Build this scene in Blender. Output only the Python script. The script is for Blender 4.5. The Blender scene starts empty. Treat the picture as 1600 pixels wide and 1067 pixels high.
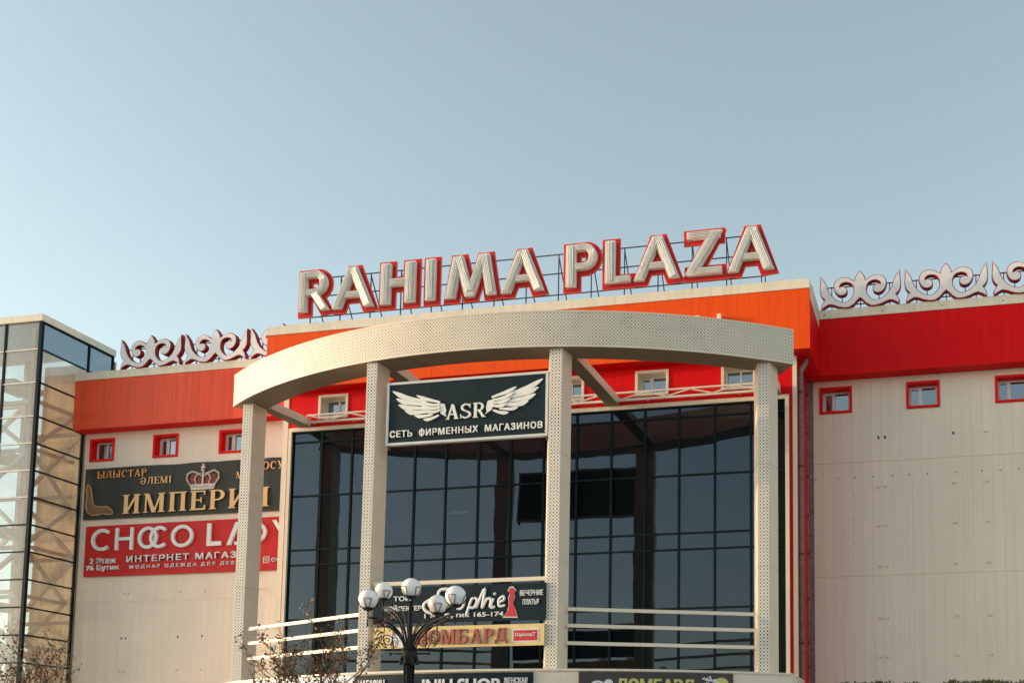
import bpy, math, random
from mathutils import Vector, Matrix
random.seed(7)
R_ = math.radians
scene = bpy.context.scene
COL = scene.collection

# ------------------------------------------------------------------ camera
cam_d = bpy.data.cameras.new('camera')
cam_d.sensor_width = 36.0
cam_d.lens = 1719.625/1600*36.0
cam_d.shift_x = (800-1126.602)/1600
cam_d.shift_y = (1034.436-533.5)/1600
cam_d.clip_end = 3000
cam = bpy.data.objects.new('camera', cam_d)
COL.objects.link(cam)
def _cam_rot(y, p, r):
    B = Matrix(((1,0,0),(0,0,-1),(0,1,0)))
    Rz = Matrix(((math.cos(y),math.sin(y),0),(-math.sin(y),math.cos(y),0),(0,0,1)))
    Rx = Matrix(((1,0,0),(0,math.cos(p),-math.sin(p)),(0,math.sin(p),math.cos(p))))
    Rr = Matrix(((math.cos(r),-math.sin(r),0),(math.sin(r),math.cos(r),0),(0,0,1)))
    return Rr @ Rx @ B @ Rz
_M = _cam_rot(.205575, -.100836, .0012735)
_rt, _dn, _fw = _M[0], _M[1], _M[2]
mw = Matrix(((_rt[0],-_dn[0],-_fw[0],0),(_rt[1],-_dn[1],-_fw[1],-27.0),(_rt[2],-_dn[2],-_fw[2],1.6),(0,0,0,1)))
cam.matrix_world = mw
scene.camera = cam

# ------------------------------------------------------------------ sky, sun, exposure
SUN_EL, SUN_FRONT = 7.0, 14.0        # degrees; low sun from the left, slightly in front of the facade
world = bpy.data.worlds.new('World'); scene.world = world; world.use_nodes = True
nt = world.node_tree; nt.nodes.clear()
sky = nt.nodes.new('ShaderNodeTexSky'); sky.sky_type = 'NISHITA'; sky.sun_disc = False
sky.sun_elevation = R_(SUN_EL); sky.sun_rotation = R_(270-SUN_FRONT)
sky.air_density = 1.0; sky.dust_density = 1.6; sky.ozone_density = 1.2
hsv = nt.nodes.new('ShaderNodeHueSaturation'); hsv.inputs['Saturation'].default_value = .62
hsv.inputs['Hue'].default_value = .487
bg = nt.nodes.new('ShaderNodeBackground'); bg.inputs['Strength'].default_value = .15
out = nt.nodes.new('ShaderNodeOutputWorld')
nt.links.new(sky.outputs[0], hsv.inputs['Color']); tint = nt.nodes.new('ShaderNodeMix'); tint.data_type = 'RGBA'; tint.blend_type = 'MULTIPLY'; tint.inputs['Factor'].default_value = 1
tint.inputs['B'].default_value = (.925,.955,.925,1)     # dusty evening air
nt.links.new(hsv.outputs[0], tint.inputs['A']); nt.links.new(tint.outputs['Result'], bg.inputs['Color'])
nt.links.new(bg.outputs[0], out.inputs['Surface'])
sd = bpy.data.lights.new('sun', 'SUN'); sd.energy = .9; sd.angle = R_(.6); sd.color = (1.0,.72,.42)
so = bpy.data.objects.new('sun', sd); COL.objects.link(so)
_sd = Vector((-math.cos(R_(SUN_FRONT))*math.cos(R_(SUN_EL)), -math.sin(R_(SUN_FRONT))*math.cos(R_(SUN_EL)), math.sin(R_(SUN_EL))))
so.rotation_euler = _sd.to_track_quat('Z','Y').to_euler(); so.location = _sd*60
vs = scene.view_settings
vs.view_transform = 'Standard'; vs.look = 'None'; vs.gamma = 1; vs.use_curve_mapping = False
vs.exposure = 1.52
scene.cycles.max_bounces = 8; scene.cycles.transparent_max_bounces = 16

# ------------------------------------------------------------------ materials
MATS = {}
def mat(name, col, rough=.55, metal=0.0, spec=.5, var=.06, vscale=3.0, bump=0.0, bscale=40.0, streak=0.0, streak_axis='Z', coat=0.0, dirt=None):
    m = bpy.data.materials.new(name); m.use_nodes = True
    n = m.node_tree; b = n.nodes['Principled BSDF']
    b.inputs['Roughness'].default_value = rough; b.inputs['Metallic'].default_value = metal
    b.inputs['Specular IOR Level'].default_value = spec
    if coat: b.inputs['Coat Weight'].default_value = coat; b.inputs['Coat Roughness'].default_value = .15
    tc = n.nodes.new('ShaderNodeTexCoord'); geo = n.nodes.new('ShaderNodeNewGeometry')
    no = n.nodes.new('ShaderNodeTexNoise'); no.inputs['Scale'].default_value = vscale; no.inputs['Detail'].default_value = 6
    n.links.new(geo.outputs['Position'], no.inputs['Vector'])
    rp = n.nodes.new('ShaderNodeMapRange'); rp.inputs['From Min'].default_value = .3; rp.inputs['From Max'].default_value = .7
    rp.inputs['To Min'].default_value = 1-var; rp.inputs['To Max'].default_value = 1+var
    n.links.new(no.outputs['Fac'], rp.inputs['Value'])
    mx = n.nodes.new('ShaderNodeMix'); mx.data_type = 'RGBA'; mx.blend_type = 'MULTIPLY'; mx.inputs['Factor'].default_value = 1
    mx.inputs['A'].default_value = (*col, 1); n.links.new(rp.outputs[0], mx.inputs['B'])
    last = mx.outputs['Result']
    if streak:
        mp = n.nodes.new('ShaderNodeMapping'); mp.inputs['Scale'].default_value = (9, 9, .35)
        n2 = n.nodes.new('ShaderNodeTexNoise'); n2.inputs['Scale'].default_value = 1.0; n2.inputs['Detail'].default_value = 5
        n.links.new(geo.outputs['Position'], mp.inputs['Vector']); n.links.new(mp.outputs[0], n2.inputs['Vector'])
        r2 = n.nodes.new('ShaderNodeMapRange'); r2.inputs['From Min'].default_value = .35; r2.inputs['From Max'].default_value = .7
        r2.inputs['To Min'].default_value = 1; r2.inputs['To Max'].default_value = 1-streak
        n.links.new(n2.outputs['Fac'], r2.inputs['Value'])
        m2 = n.nodes.new('ShaderNodeMix'); m2.data_type = 'RGBA'; m2.blend_type = 'MULTIPLY'; m2.inputs['Factor'].default_value = 1
        n.links.new(last, m2.inputs['A']); n.links.new(r2.outputs[0], m2.inputs['B']); last = m2.outputs['Result']
    oi = n.nodes.new('ShaderNodeObjectInfo')
    r3 = n.nodes.new('ShaderNodeMapRange'); r3.inputs['To Min'].default_value = 1-var*.5; r3.inputs['To Max'].default_value = 1+var*.5
    n.links.new(oi.outputs['Random'], r3.inputs['Value'])
    m3 = n.nodes.new('ShaderNodeMix'); m3.data_type = 'RGBA'; m3.blend_type = 'MULTIPLY'; m3.inputs['Factor'].default_value = 1
    n.links.new(last, m3.inputs['A']); n.links.new(r3.outputs[0], m3.inputs['B']); last = m3.outputs['Result']
    n.links.new(last, b.inputs['Base Color'])
    r4 = n.nodes.new('ShaderNodeMapRange'); r4.inputs['To Min'].default_value = max(0,rough-.08); r4.inputs['To Max'].default_value = min(1,rough+.08)
    n.links.new(no.outputs['Fac'], r4.inputs['Value']); n.links.new(r4.outputs[0], b.inputs['Roughness'])
    if bump:
        nb = n.nodes.new('ShaderNodeTexNoise'); nb.inputs['Scale'].default_value = bscale; nb.inputs['Detail'].default_value = 4
        n.links.new(geo.outputs['Position'], nb.inputs['Vector'])
        bp = n.nodes.new('ShaderNodeBump'); bp.inputs['Strength'].default_value = bump; bp.inputs['Distance'].default_value = .02
        n.links.new(nb.outputs['Fac'], bp.inputs['Height']); n.links.new(bp.outputs[0], b.inputs['Normal'])
    MATS[name] = m
    return m
def sheet_wave(m, sx=2.0, strength=.25, dist=.03):
    """Gentle oil-canning of thin sheet metal: slow waves in the normal."""
    n = m.node_tree; b = n.nodes['Principled BSDF']; geo = n.nodes.new('ShaderNodeNewGeometry')
    mp = n.nodes.new('ShaderNodeMapping'); mp.inputs['Scale'].default_value = (sx*2.5, sx, sx*.35)
    nb = n.nodes.new('ShaderNodeTexNoise'); nb.inputs['Scale'].default_value = 1; nb.inputs['Detail'].default_value = 2
    n.links.new(geo.outputs['Position'], mp.inputs['Vector']); n.links.new(mp.outputs[0], nb.inputs['Vector'])
    bp = n.nodes.new('ShaderNodeBump'); bp.inputs['Strength'].default_value = strength; bp.inputs['Distance'].default_value = dist
    n.links.new(nb.outputs['Fac'], bp.inputs['Height']); n.links.new(bp.outputs[0], b.inputs['Normal'])
    return m
cream_wall = sheet_wave(mat('cream_wall_paint', (.85,.72,.605), .5, var=.025, vscale=.8, streak=.06, spec=.3), 1.2, .2, .02)
cream_trim = mat('cream_trim_paint', (.80,.71,.56), .4, var=.04, vscale=2, streak=.12)
cream_beam = mat('cream_beam_paint', (.82,.695,.555), .42, var=.03, vscale=2, spec=.3)
shade_and_joint_mat = mat('shaded_soffit_and_joint_sheet', (.27,.20,.135), .5, var=.06)  # beam undersides browned in the colour for shade; also used on column joints
sunlit_orange_paint = sheet_wave(mat('sunlit_orange_sheet_paint', (.86,.085,.004), .5, var=.03, vscale=1.2, streak=.08, spec=.15), 2, .3, .03)  # red cladding with the direct sun put into its colour as orange
dim_sun_orange = sheet_wave(mat('dim_sun_orange_sheet_paint', (.80,.075,.022), .42, var=.04, vscale=1.2, streak=.10, spec=.25), 2, .45, .04)  # same cladding, weaker sun through the glass tower painted into the colour
shaded_red_paint = sheet_wave(mat('shaded_red_sheet_paint', (.74,.004,.006), .55, var=.03, vscale=1.2, streak=.10, spec=.12), 2, .3, .03)  # same cladding where unlit, its shade painted in as a deep red
red_trim = mat('red_trim_paint', (.74,.008,.008), .5, var=.03, spec=.12)
seam_mat = mat('wall_backing_sheet', (.50,.44,.36), .8)
roof_mat = mat('roof_felt', (.10,.10,.10), .9)
pvc = mat('white_window_plastic', (.72,.72,.72), .35, var=.02)
mullion_mat = mat('dark_teal_aluminium', (.007,.017,.021), .5, var=.05, spec=.06)
dark_room = mat('dark_interior', (.015,.015,.016), .8)
purple_pipe = mat('weathered_galvanised_pipe', (.30,.20,.20), .7, var=.25, vscale=9, streak=.3, spec=.2)
steel_dark = mat('dark_steel', (.05,.05,.055), .5)
black_iron = mat('black_cast_iron', (.012,.011,.010), .5, spec=.3, bump=.15, bscale=60)
rust = mat('rusty_bracket', (.12,.05,.025), .8)
sign_dark = mat('charcoal_sign_panel', (.009,.022,.030), .5, var=.10, vscale=2, streak=.15, spec=.15)
sign_grey = sheet_wave(mat('dark_grey_banner_vinyl', (.040,.043,.040), .5, var=.12, vscale=2, streak=.1, spec=.2), 1.5, .5, .04)
sign_red = sheet_wave(mat('red_banner_vinyl', (.60,.016,.018), .5, var=.05, vscale=2, streak=.10, spec=.2), 1.5, .5, .04)
white_letter = mat('white_letter_acrylic', (.72,.73,.74), .4, var=.04)
warm_letter = mat('cream_letter_acrylic', (.80,.79,.74), .45, var=.05)
gold_letter = mat('gold_letter_face', (.80,.48,.20), .42, var=.05)
orange_letter = mat('orange_gold_letter_face', (.78,.30,.08), .42, var=.05)
gold_dark = mat('tarnished_gold_relief', (.22,.11,.045), .45, var=.35, vscale=18, bump=.8, bscale=40)
silver = mat('silver_crown_relief', (.62,.58,.54), .4, var=.3, vscale=30, bump=.5, bscale=60)
crown_red = mat('dark_red_velvet_print', (.22,.02,.015), .6, var=.3, vscale=25)
sign_frame = mat('white_sign_frame', (.60,.62,.60), .45, var=.05)
neon_body = mat('weathered_white_channel', (.66,.635,.585), .5, var=.10, vscale=6, streak=.2)
neon_side = mat('pale_letter_side_sheet', (.80,.78,.73), .45, var=.05)
neon_tube = mat('unlit_neon_tube_glass', (.80,.80,.76), .15, spec=.8, var=.03)
sign_back_red = mat('red_letter_backing', (.55,.018,.022), .5, spec=.2, var=.06)
orn_rim = mat('dark_red_neon_outline', (.42,.02,.025), .4, var=.05)
sign_rim_orange = mat('orange_red_neon_outline', (.78,.09,.04), .35, var=.05)
orn_face = mat('pale_ornament_face', (.76,.73,.73), .4, var=.05)
orn_side = mat('dark_red_ornament_side', (.30,.010,.016), .5, var=.08, spec=.2)
yellow_sign = mat('yellow_sign_print', (.80,.59,.26), .45, var=.08)
sign_inset = mat('red_sign_print', (.60,.02,.03), .4, var=.04)
plum_letter = mat('dull_red_letter', (.42,.09,.08), .45, var=.08)
brown_sign = mat('brown_sign_panel', (.050,.038,.040), .45, var=.15)
yellow_letter = mat('pale_yellow_letter', (.62,.55,.18), .45, var=.05)
pale_blue = mat('pale_blue_white_vinyl', (.62,.66,.75), .45, var=.10, vscale=2)
concrete = mat('paving_concrete', (.31,.29,.25), .85, var=.15, vscale=.6, bump=.3, bscale=8)
bark = mat('brown_twig_bark', (.11,.065,.045), .85, var=.2, vscale=12)
leaf_russet = mat('russet_leaf', (.24,.085,.035), .6, var=.35, vscale=14)
leaf_green = mat('teal_green_leaf', (.035,.13,.075), .6, var=.3, vscale=14)
hedge_leaf = mat('olive_leaf', (.10,.10,.035), .6, var=.4, vscale=14)
steel_tan = mat('tan_painted_steel', (.52,.34,.22), .6, var=.12)
steel_pale = mat('pale_painted_steel', (.72,.69,.64), .6, var=.08)
tan_lining = mat('tan_plywood_lining', (.92,.68,.40), .7, var=.22, vscale=1.4, streak=.3)
roller = mat('pale_grey_blind', (.34,.36,.36), .7)
curtain = mat('pale_net_curtain', (.65,.62,.58), .8, var=.1)

def glass_mat(name, refl, refl_col, body, transp, transp_col, rough=.02, film=0.0, film_col=(.6,.6,.6), graze=.6, wave=0):
    """A reflecting pane: fresnel-weighted gloss over a see-through or tinted body."""
    m = bpy.data.materials.new(name); m.use_nodes = True; n = m.node_tree; n.nodes.clear()
    o = n.nodes.new('ShaderNodeOutputMaterial'); g = n.nodes.new('ShaderNodeBsdfGlossy'); g.inputs['Roughness'].default_value = rough
    g.inputs['Color'].default_value = (*refl_col,1)
    d = n.nodes.new('ShaderNodeBsdfDiffuse'); d.inputs['Color'].default_value = (*body,1)
    t = n.nodes.new('ShaderNodeBsdfTransparent'); t.inputs['Color'].default_value = (*transp_col,1)
    mx = n.nodes.new('ShaderNodeMixShader'); mx.inputs[0].default_value = transp
    n.links.new(d.outputs[0], mx.inputs[1]); n.links.new(t.outputs[0], mx.inputs[2]); last = mx.outputs[0]
    if film:
        geo = n.nodes.new('ShaderNodeNewGeometry'); no = n.nodes.new('ShaderNodeTexNoise'); no.inputs['Scale'].default_value = .9; no.inputs['Detail'].default_value = 5
        n.links.new(geo.outputs['Position'], no.inputs['Vector'])
        mr = n.nodes.new('ShaderNodeMapRange'); mr.inputs['From Min'].default_value = .3; mr.inputs['From Max'].default_value = .7
        mr.inputs['To Min'].default_value = film*.5; mr.inputs['To Max'].default_value = film*1.5
        n.links.new(no.outputs['Fac'], mr.inputs['Value'])
        f = n.nodes.new('ShaderNodeBsdfDiffuse'); f.inputs['Color'].default_value = (*film_col,1)
        tl = n.nodes.new('ShaderNodeBsdfTranslucent'); tl.inputs['Color'].default_value = (*film_col,1)
        ff = n.nodes.new('ShaderNodeMixShader'); n.links.new(f.outputs[0], ff.inputs[1]); n.links.new(tl.outputs[0], ff.inputs[2])
        m2 = n.nodes.new('ShaderNodeMixShader'); n.links.new(mr.outputs[0], m2.inputs[0]); n.links.new(last, m2.inputs[1]); n.links.new(ff.outputs[0], m2.inputs[2]); last = m2.outputs[0]
    lw = n.nodes.new('ShaderNodeLayerWeight'); lw.inputs['Blend'].default_value = .25
    r = n.nodes.new('ShaderNodeMapRange'); r.inputs['To Min'].default_value = refl; r.inputs['To Max'].default_value = min(1, refl+graze)
    n.links.new(lw.outputs['Fresnel'], r.inputs['Value'])
    if wave:
        gw = n.nodes.new('ShaderNodeNewGeometry'); nw = n.nodes.new('ShaderNodeTexNoise'); nw.inputs['Scale'].default_value = 1.1; nw.inputs['Detail'].default_value = 1
        n.links.new(gw.outputs['Position'], nw.inputs['Vector']); bw = n.nodes.new('ShaderNodeBump'); bw.inputs['Strength'].default_value = 1; bw.inputs['Distance'].default_value = wave
        n.links.new(nw.outputs['Fac'], bw.inputs['Height']); n.links.new(bw.outputs[0], g.inputs['Normal'])
    m3 = n.nodes.new('ShaderNodeMixShader'); n.links.new(r.outputs[0], m3.inputs[0]); n.links.new(last, m3.inputs[1]); n.links.new(g.outputs[0], m3.inputs[2])
    n.links.new(m3.outputs[0], o.inputs['Surface'])
    MATS[name] = m
    return m
tinted_glass = glass_mat('tinted_curtain_wall_glass', .068, (.66,.78,.95), (.004,.007,.009), .10, (.5,.55,.6), wave=.004)
window_glass = glass_mat('window_glass', .28, (.80,.88,.95), (.05,.05,.05), .5, (.7,.75,.8))
tower_glass = glass_mat('tower_glass', .04, (.9,.95,1), (.4,.4,.38), .93, (.93,.95,.93), film=.17, film_col=(.72,.70,.66), graze=.2)
blue_glass = glass_mat('blue_tower_glass', .22, (.75,.85,.92), (.05,.08,.10), .62, (.45,.55,.62))
globe_mat = bpy.data.materials.new('opal_globe_glass'); globe_mat.use_nodes = True
_b = globe_mat.node_tree.nodes['Principled BSDF']; _b.inputs['Base Color'].default_value = (.90,.89,.90,1); _b.inputs['Roughness'].default_value = .25
_b.inputs['Subsurface Weight'].default_value = .5; _b.inputs['Subsurface Scale'].default_value = .1
tube_light = bpy.data.materials.new('fluorescent_tube'); tube_light.use_nodes = True
_b = tube_light.node_tree.nodes['Principled BSDF']; _b.inputs['Emission Color'].default_value = (.95,.85,1,1); _b.inputs['Emission Strength'].default_value = 5

def perforated_mat(name, base, hole, px=.077, r=.019, r2=.0125, cols=None):
    """Painted sheet punched with a staggered grid of round holes, in metres along the sheet (uv)."""
    m = mat(name, base, .42, var=.04, vscale=2); n = m.node_tree; b = n.nodes['Principled BSDF']
    old = b.inputs['Base Color'].links[0].from_socket
    uv = n.nodes.new('ShaderNodeUVMap'); sep = n.nodes.new('ShaderNodeSeparateXYZ'); n.links.new(uv.outputs[0], sep.inputs[0])
    def M(op, a, c=None, d=None):
        q = n.nodes.new('ShaderNodeMath'); q.operation = op
        for i, v in enumerate((a, c, d)):
            if v is None: continue
            if isinstance(v, (int, float)): q.inputs[i].default_value = v
            else: n.links.new(v, q.inputs[i])
        return q.outputs[0]
    def grid(ox, oy):
        fx = M('SUBTRACT', M('FRACT', M('ADD', M('DIVIDE', sep.outputs[0], px), ox)), .5)
        fy = M('SUBTRACT', M('FRACT', M('ADD', M('DIVIDE', sep.outputs[1], px), oy)), .5)
        return M('SQRT', M('ADD', M('MULTIPLY', fx, fx), M('MULTIPLY', fy, fy)))
    mask = M('MAXIMUM', M('LESS_THAN', grid(0,0), r/px), M('LESS_THAN', grid(.5,.5), r2/px))
    if cols: mask = M('MULTIPLY', mask, M('MULTIPLY', M('GREATER_THAN', sep.outputs[0], -.2*px), M('LESS_THAN', sep.outputs[0], (cols+.2)*px)))
    mx = n.nodes.new('ShaderNodeMix'); mx.data_type = 'RGBA'; n.links.new(mask, mx.inputs['Factor'])
    n.links.new(old, mx.inputs['A'])
    # here and there the backing behind the holes is missing and they read darker
    geo = n.nodes.new('ShaderNodeNewGeometry'); pn = n.nodes.new('ShaderNodeTexNoise'); pn.inputs['Scale'].default_value = 1.7; pn.inputs['Detail'].default_value = 3
    n.links.new(geo.outputs['Position'], pn.inputs['Vector']); pr = n.nodes.new('ShaderNodeMapRange')
    pr.inputs['From Min'].default_value = .54; pr.inputs['From Max'].default_value = .66; n.links.new(pn.outputs['Fac'], pr.inputs['Value'])
    hm = n.nodes.new('ShaderNodeMix'); hm.data_type = 'RGBA'; n.links.new(pr.outputs[0], hm.inputs['Factor'])
    hm.inputs['A'].default_value = (*hole,1); hm.inputs['B'].default_value = (hole[0]*.3,hole[1]*.33,hole[2]*.4,1)
    n.links.new(hm.outputs['Result'], mx.inputs['B'])
    n.links.new(mx.outputs['Result'], b.inputs['Base Color'])
    return m
perf_beam = perforated_mat('perforated_beam_sheet', (.82,.705,.57), (.27,.225,.17), .077, .0175, .0145)
perf_col = perforated_mat('perforated_column_sheet', (.78,.71,.62), (.19,.20,.19), .077, .021, .013, 3)

# ------------------------------------------------------------------ mesh helpers
class MB:
    def __init__(s): s.v = []; s.f = []; s.uv = {}
    def poly(s, pts, uvs=None):
        i = len(s.v); s.v += [tuple(p) for p in pts]; s.f.append(tuple(range(i, i+len(pts))))
        if uvs: s.uv[len(s.f)-1] = uvs
    def box(s, x0, x1, y0, y1, z0, z1):
        i = len(s.v)
        s.v += [(x0,y0,z0),(x1,y0,z0),(x1,y1,z0),(x0,y1,z0),(x0,y0,z1),(x1,y0,z1),(x1,y1,z1),(x0,y1,z1)]
        s.f += [(i,i+3,i+2,i+1),(i+4,i+5,i+6,i+7),(i,i+1,i+5,i+4),(i+1,i+2,i+6,i+5),(i+2,i+3,i+7,i+6),(i+3,i,i+4,i+7)]
        return s
    def prism(s, poly, y0, y1):
        """poly: (x,z) counter-clockwise as seen from the front (-y); y0 front, y1 back."""
        n = len(poly); i = len(s.v)
        s.v += [(x,y0,z) for x,z in poly] + [(x,y1,z) for x,z in poly]
        s.f.append(tuple(range(i, i+n))); s.f.append(tuple(reversed(range(i+n, i+2*n))))
        for k in range(n):
            a, b = i+k, i+(k+1)%n; s.f.append((a, a+n, b+n, b))
        return s
    def plan(s, poly, z0, z1):
        """poly: (x,y) ccw seen from above."""
        n = len(poly); i = len(s.v)
        s.v += [(x,y,z0) for x,y in poly] + [(x,y,z1) for x,y in poly]
        s.f.append(tuple(reversed(range(i, i+n)))); s.f.append(tuple(range(i+n, i+2*n)))
        for k in range(n):
            a, b = i+k, i+(k+1)%n; s.f.append((a, b, b+n, a+n))
        return s
    def bar(s, a, b, w, h=None):
        """square bar from a to b"""
        h = h or w; a = Vector(a); b = Vector(b); d = (b-a).normalized()
        up = Vector((0,0,1)) if abs(d.z) < .9 else Vector((0,1,0))
        u = d.cross(up).normalized()*w/2; v = d.cross(u).normalized()*h/2
        i = len(s.v)
        for p in (a, b): s.v += [tuple(p-u-v), tuple(p+u-v), tuple(p+u+v), tuple(p-u+v)]
        s.f += [(i+3,i+2,i+1,i),(i+4,i+5,i+6,i+7)] + [(i+k, i+(k+1)%4, i+4+(k+1)%4, i+4+k) for k in range(4)]
        return s
    def tube(s, pts, r, n=8, cap=True):
        pts = [Vector(p) for p in pts]; rings = []
        rr = r if isinstance(r, (list, tuple)) else [r]*len(pts)
        ref = None
        for k, p in enumerate(pts):
            d = (pts[min(k+1,len(pts)-1)] - pts[max(k-1,0)]).normalized()
            if ref is None: ref = Vector((0,0,1)) if abs(d.z) < .9 else Vector((1,0,0))
            u = d.cross(ref).normalized(); v = d.cross(u).normalized(); ref = -v if False else ref
            if abs(d.dot(ref)) > .95: ref = u.copy()
            i = len(s.v); rings.append(i)
            s.v += [tuple(p + (u*math.cos(a)+v*math.sin(a))*rr[k]) for a in [2*math.pi*j/n for j in range(n)]]
        for a, b in zip(rings, rings[1:]):
            for j in range(n): s.f.append((a+j, b+j, b+(j+1)%n, a+(j+1)%n))
        if cap:
            s.f.append(tuple(range(rings[0], rings[0]+n))); s.f.append(tuple(reversed(range(rings[-1], rings[-1]+n))))
        return s
    def lathe(s, c, prof, n=20):
        """prof: (radius, z) from bottom to top around c"""
        rings = []
        for r, z in prof:
            i = len(s.v); rings.append(i)
            s.v += [(c[0]+r*math.cos(2*math.pi*j/n), c[1]+r*math.sin(2*math.pi*j/n), c[2]+z) for j in range(n)]
        for a, b in zip(rings, rings[1:]):
            for j in range(n): s.f.append((a+j, a+(j+1)%n, b+(j+1)%n, b+j))
        s.f.append(tuple(reversed(range(rings[0], rings[0]+n)))); s.f.append(tuple(range(rings[-1], rings[-1]+n)))
        return s
    def ball(s, c, r, n=16, m=10):
        return s.lathe(c, [(max(1e-4, r*math.sin(math.pi*k/m)), -r*math.cos(math.pi*k/m)) for k in range(m+1)], n)
    def mesh(s, name, loc=(0,0,0)):
        me = bpy.data.meshes.new(name)
        me.from_pydata([(x-loc[0], y-loc[1], z-loc[2]) for x,y,z in s.v], [], s.f)
        if s.uv:
            l = me.uv_layers.new(name='UVMap')
            for fi, uvs in s.uv.items():
                p = me.polygons[fi]
                for k, li in enumerate(p.loop_indices): l.data[li].uv = uvs[k]
        me.update()
        return me
ORG = {}
def root_loc(o): return ORG[o.name]
def put(name, mb, m, parent=None, smooth=False, label=None, org=None, stuff=False, bevel=0):
    """link ONE mesh object; with a parent it becomes a part (or, under a part, a sub-part)."""
    org = org or (ORG[parent.name] if parent else (0,0,0))
    me = mb.mesh(name, org); me.materials.append(m)
    if smooth: me.polygons.foreach_set('use_smooth', [True]*len(me.polygons))
    o = bpy.data.objects.new(name, me); COL.objects.link(o)
    if parent:
        po = ORG[parent.name]; o.parent = parent; o.location = (org[0]-po[0], org[1]-po[1], org[2]-po[2])
    else: o.location = org
    ORG[o.name] = org
    if label: o['label'] = label
    if stuff: o['kind'] = 'stuff'
    if bevel:
        b = o.modifiers.new('bevel','BEVEL'); b.width = bevel; b.segments = 2; b.limit_method = 'ANGLE'
    return o
PK = .9665      # size of the portico against its drawing
def thing(name, label, cat, loc=(0,0,0), group=None, drawn=False):
    o = bpy.data.objects.new(name, None); COL.objects.link(o); o.location = loc
    if drawn:
        o.location = (loc[0]*PK, loc[1]*PK-27*(1-PK), loc[2]*PK+1.6*(1-PK)); o.scale = (PK,PK,PK)
    o.empty_display_size = .3
    o['label'] = label; o['category'] = cat
    if group: o['group'] = group
    ORG[o.name] = tuple(loc)
    return o
def structure(o): o['kind'] = 'structure'; return o
def box(name, m, parent, x0,x1,y0,y1,z0,z1, **k): return put(name, MB().box(x0,x1,y0,y1,z0,z1), m, parent, **k)

# ------------------------------------------------------------------ ground
structure(put('pavement', MB().box(-400,400,-400,400,-.4,0), concrete))

# ------------------------------------------------------------------ shopping centre
YC = -1.9                                   # plane of the projecting central block; the wings are at y = 0
ctr = thing('shopping_centre', 'cream panelled shopping centre with orange and red parapet and a dark glass wall', 'building', (-10.5, 0, 0))
# solid masses behind the cladding
mb = MB()
mb.box(-24.68,-16.95,.34,16,0,12.9); mb.box(-3.42,9.9,.06,16,0,10.5); mb.box(-3.42,9.9,.62,16,10.502,12.9)
put('building_core', mb, seam_mat, ctr)
put('flat_roof', MB().box(-24.7,9.9,-.3,16,12.905,12.95).box(-16.9,-3.1,-2.1,-.31,12.905,12.95), roof_mat, ctr)

def rect_minus(rects, hole):
    o = []
    hx0,hx1,hz0,hz1 = hole
    for (x0,x1,z0,z1) in rects:
        if hx1 <= x0+1e-4 or hx0 >= x1-1e-4 or hz1 <= z0+1e-4 or hz0 >= z1-1e-4: o.append((x0,x1,z0,z1)); continue
        a, b = max(x0,hx0), min(x1,hx1)
        if x0 < hx0-1e-4: o.append((x0,hx0,z0,z1))
        if x1 > hx1+1e-4: o.append((hx1,x1,z0,z1))
        if z0 < hz0-1e-4: o.append((a,b,z0,hz0))
        if z1 > hz1+1e-4: o.append((a,b,hz1,z1))
    return o
_cache = {}
def board(name, x0, x1, z0, z1, y, m, holes=(), th=.03, parent=ctr, gap=.0022):
    rects = [(x0+gap/2, x1-gap/2, z0+gap/2, z1-gap/2)]
    for h in holes: rects = rect_minus(rects, h)
    if not rects: return
    y += random.uniform(-.0012,.0012)
    if len(rects) == 1 and rects[0] == (x0+gap/2, x1-gap/2, z0+gap/2, z1-gap/2):
        key = (name, round(x1-x0,3), round(z1-z0,3), m.name, th)
        if key not in _cache:
            me = MB().box(gap/2, x1-x0-gap/2, 0, th, gap/2, z1-z0-gap/2).mesh(name); me.materials.append(m); _cache[key] = me
        o = bpy.data.objects.new(name, _cache[key]); COL.objects.link(o); o.parent = parent
        p = ORG[parent.name]; o.location = (x0-p[0], y-p[1], z0-p[2]); ORG[o.name] = (x0,y,z0)
        return o
    for (a,b,c,d) in rects: put(name, MB().box(a,b,y,y+th,c,d), m, parent, org=(a,y,c))

WZ0, WZ1, WW = 10.63, 11.315, .82
win_r = [-3.09, -.925, 1.225, 3.38]
win_l = [-24.50, -22.385, -20.235, -18.08]
win_c = [-15.93, -13.79, -11.66, -9.53, -7.38, -5.235]
rows = [(0,3.84),(3.84,6.481),(6.481,9.354),(9.354,11.48)]
BW = .2436
holes_r = [(x, x+WW, WZ0, WZ1) for x in win_r]; holes_l = [(x, x+WW, WZ0, WZ1) for x in win_l]
for (z0,z1) in rows:
    for k in range(30): board('wall_panel', -3.25+k*BW, -3.25+(k+1)*BW, z0, z1, 0, cream_wall, holes_r if z1 > 11 else ())
    for k in range(32): board('wall_panel', -24.68+k*.2418, -24.68+(k+1)*.2418, z0, z1, 0, cream_wall, holes_l if z1 > 11 else ())
# backing sheet behind panel joints, with the window openings left free
for (a, b, hs) in ((-24.68,-16.94,holes_l),(-3.41,4.06,holes_r)):
    rects = [(a,b,0,11.47)]
    for h in hs: rects = rect_minus(rects, h)
    mb = MB()
    for (x0,x1,z0,z1) in rects: mb.box(x0,x1,.034,.05,z0,z1)
    put('wall_backing', mb, seam_mat, ctr)
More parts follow.
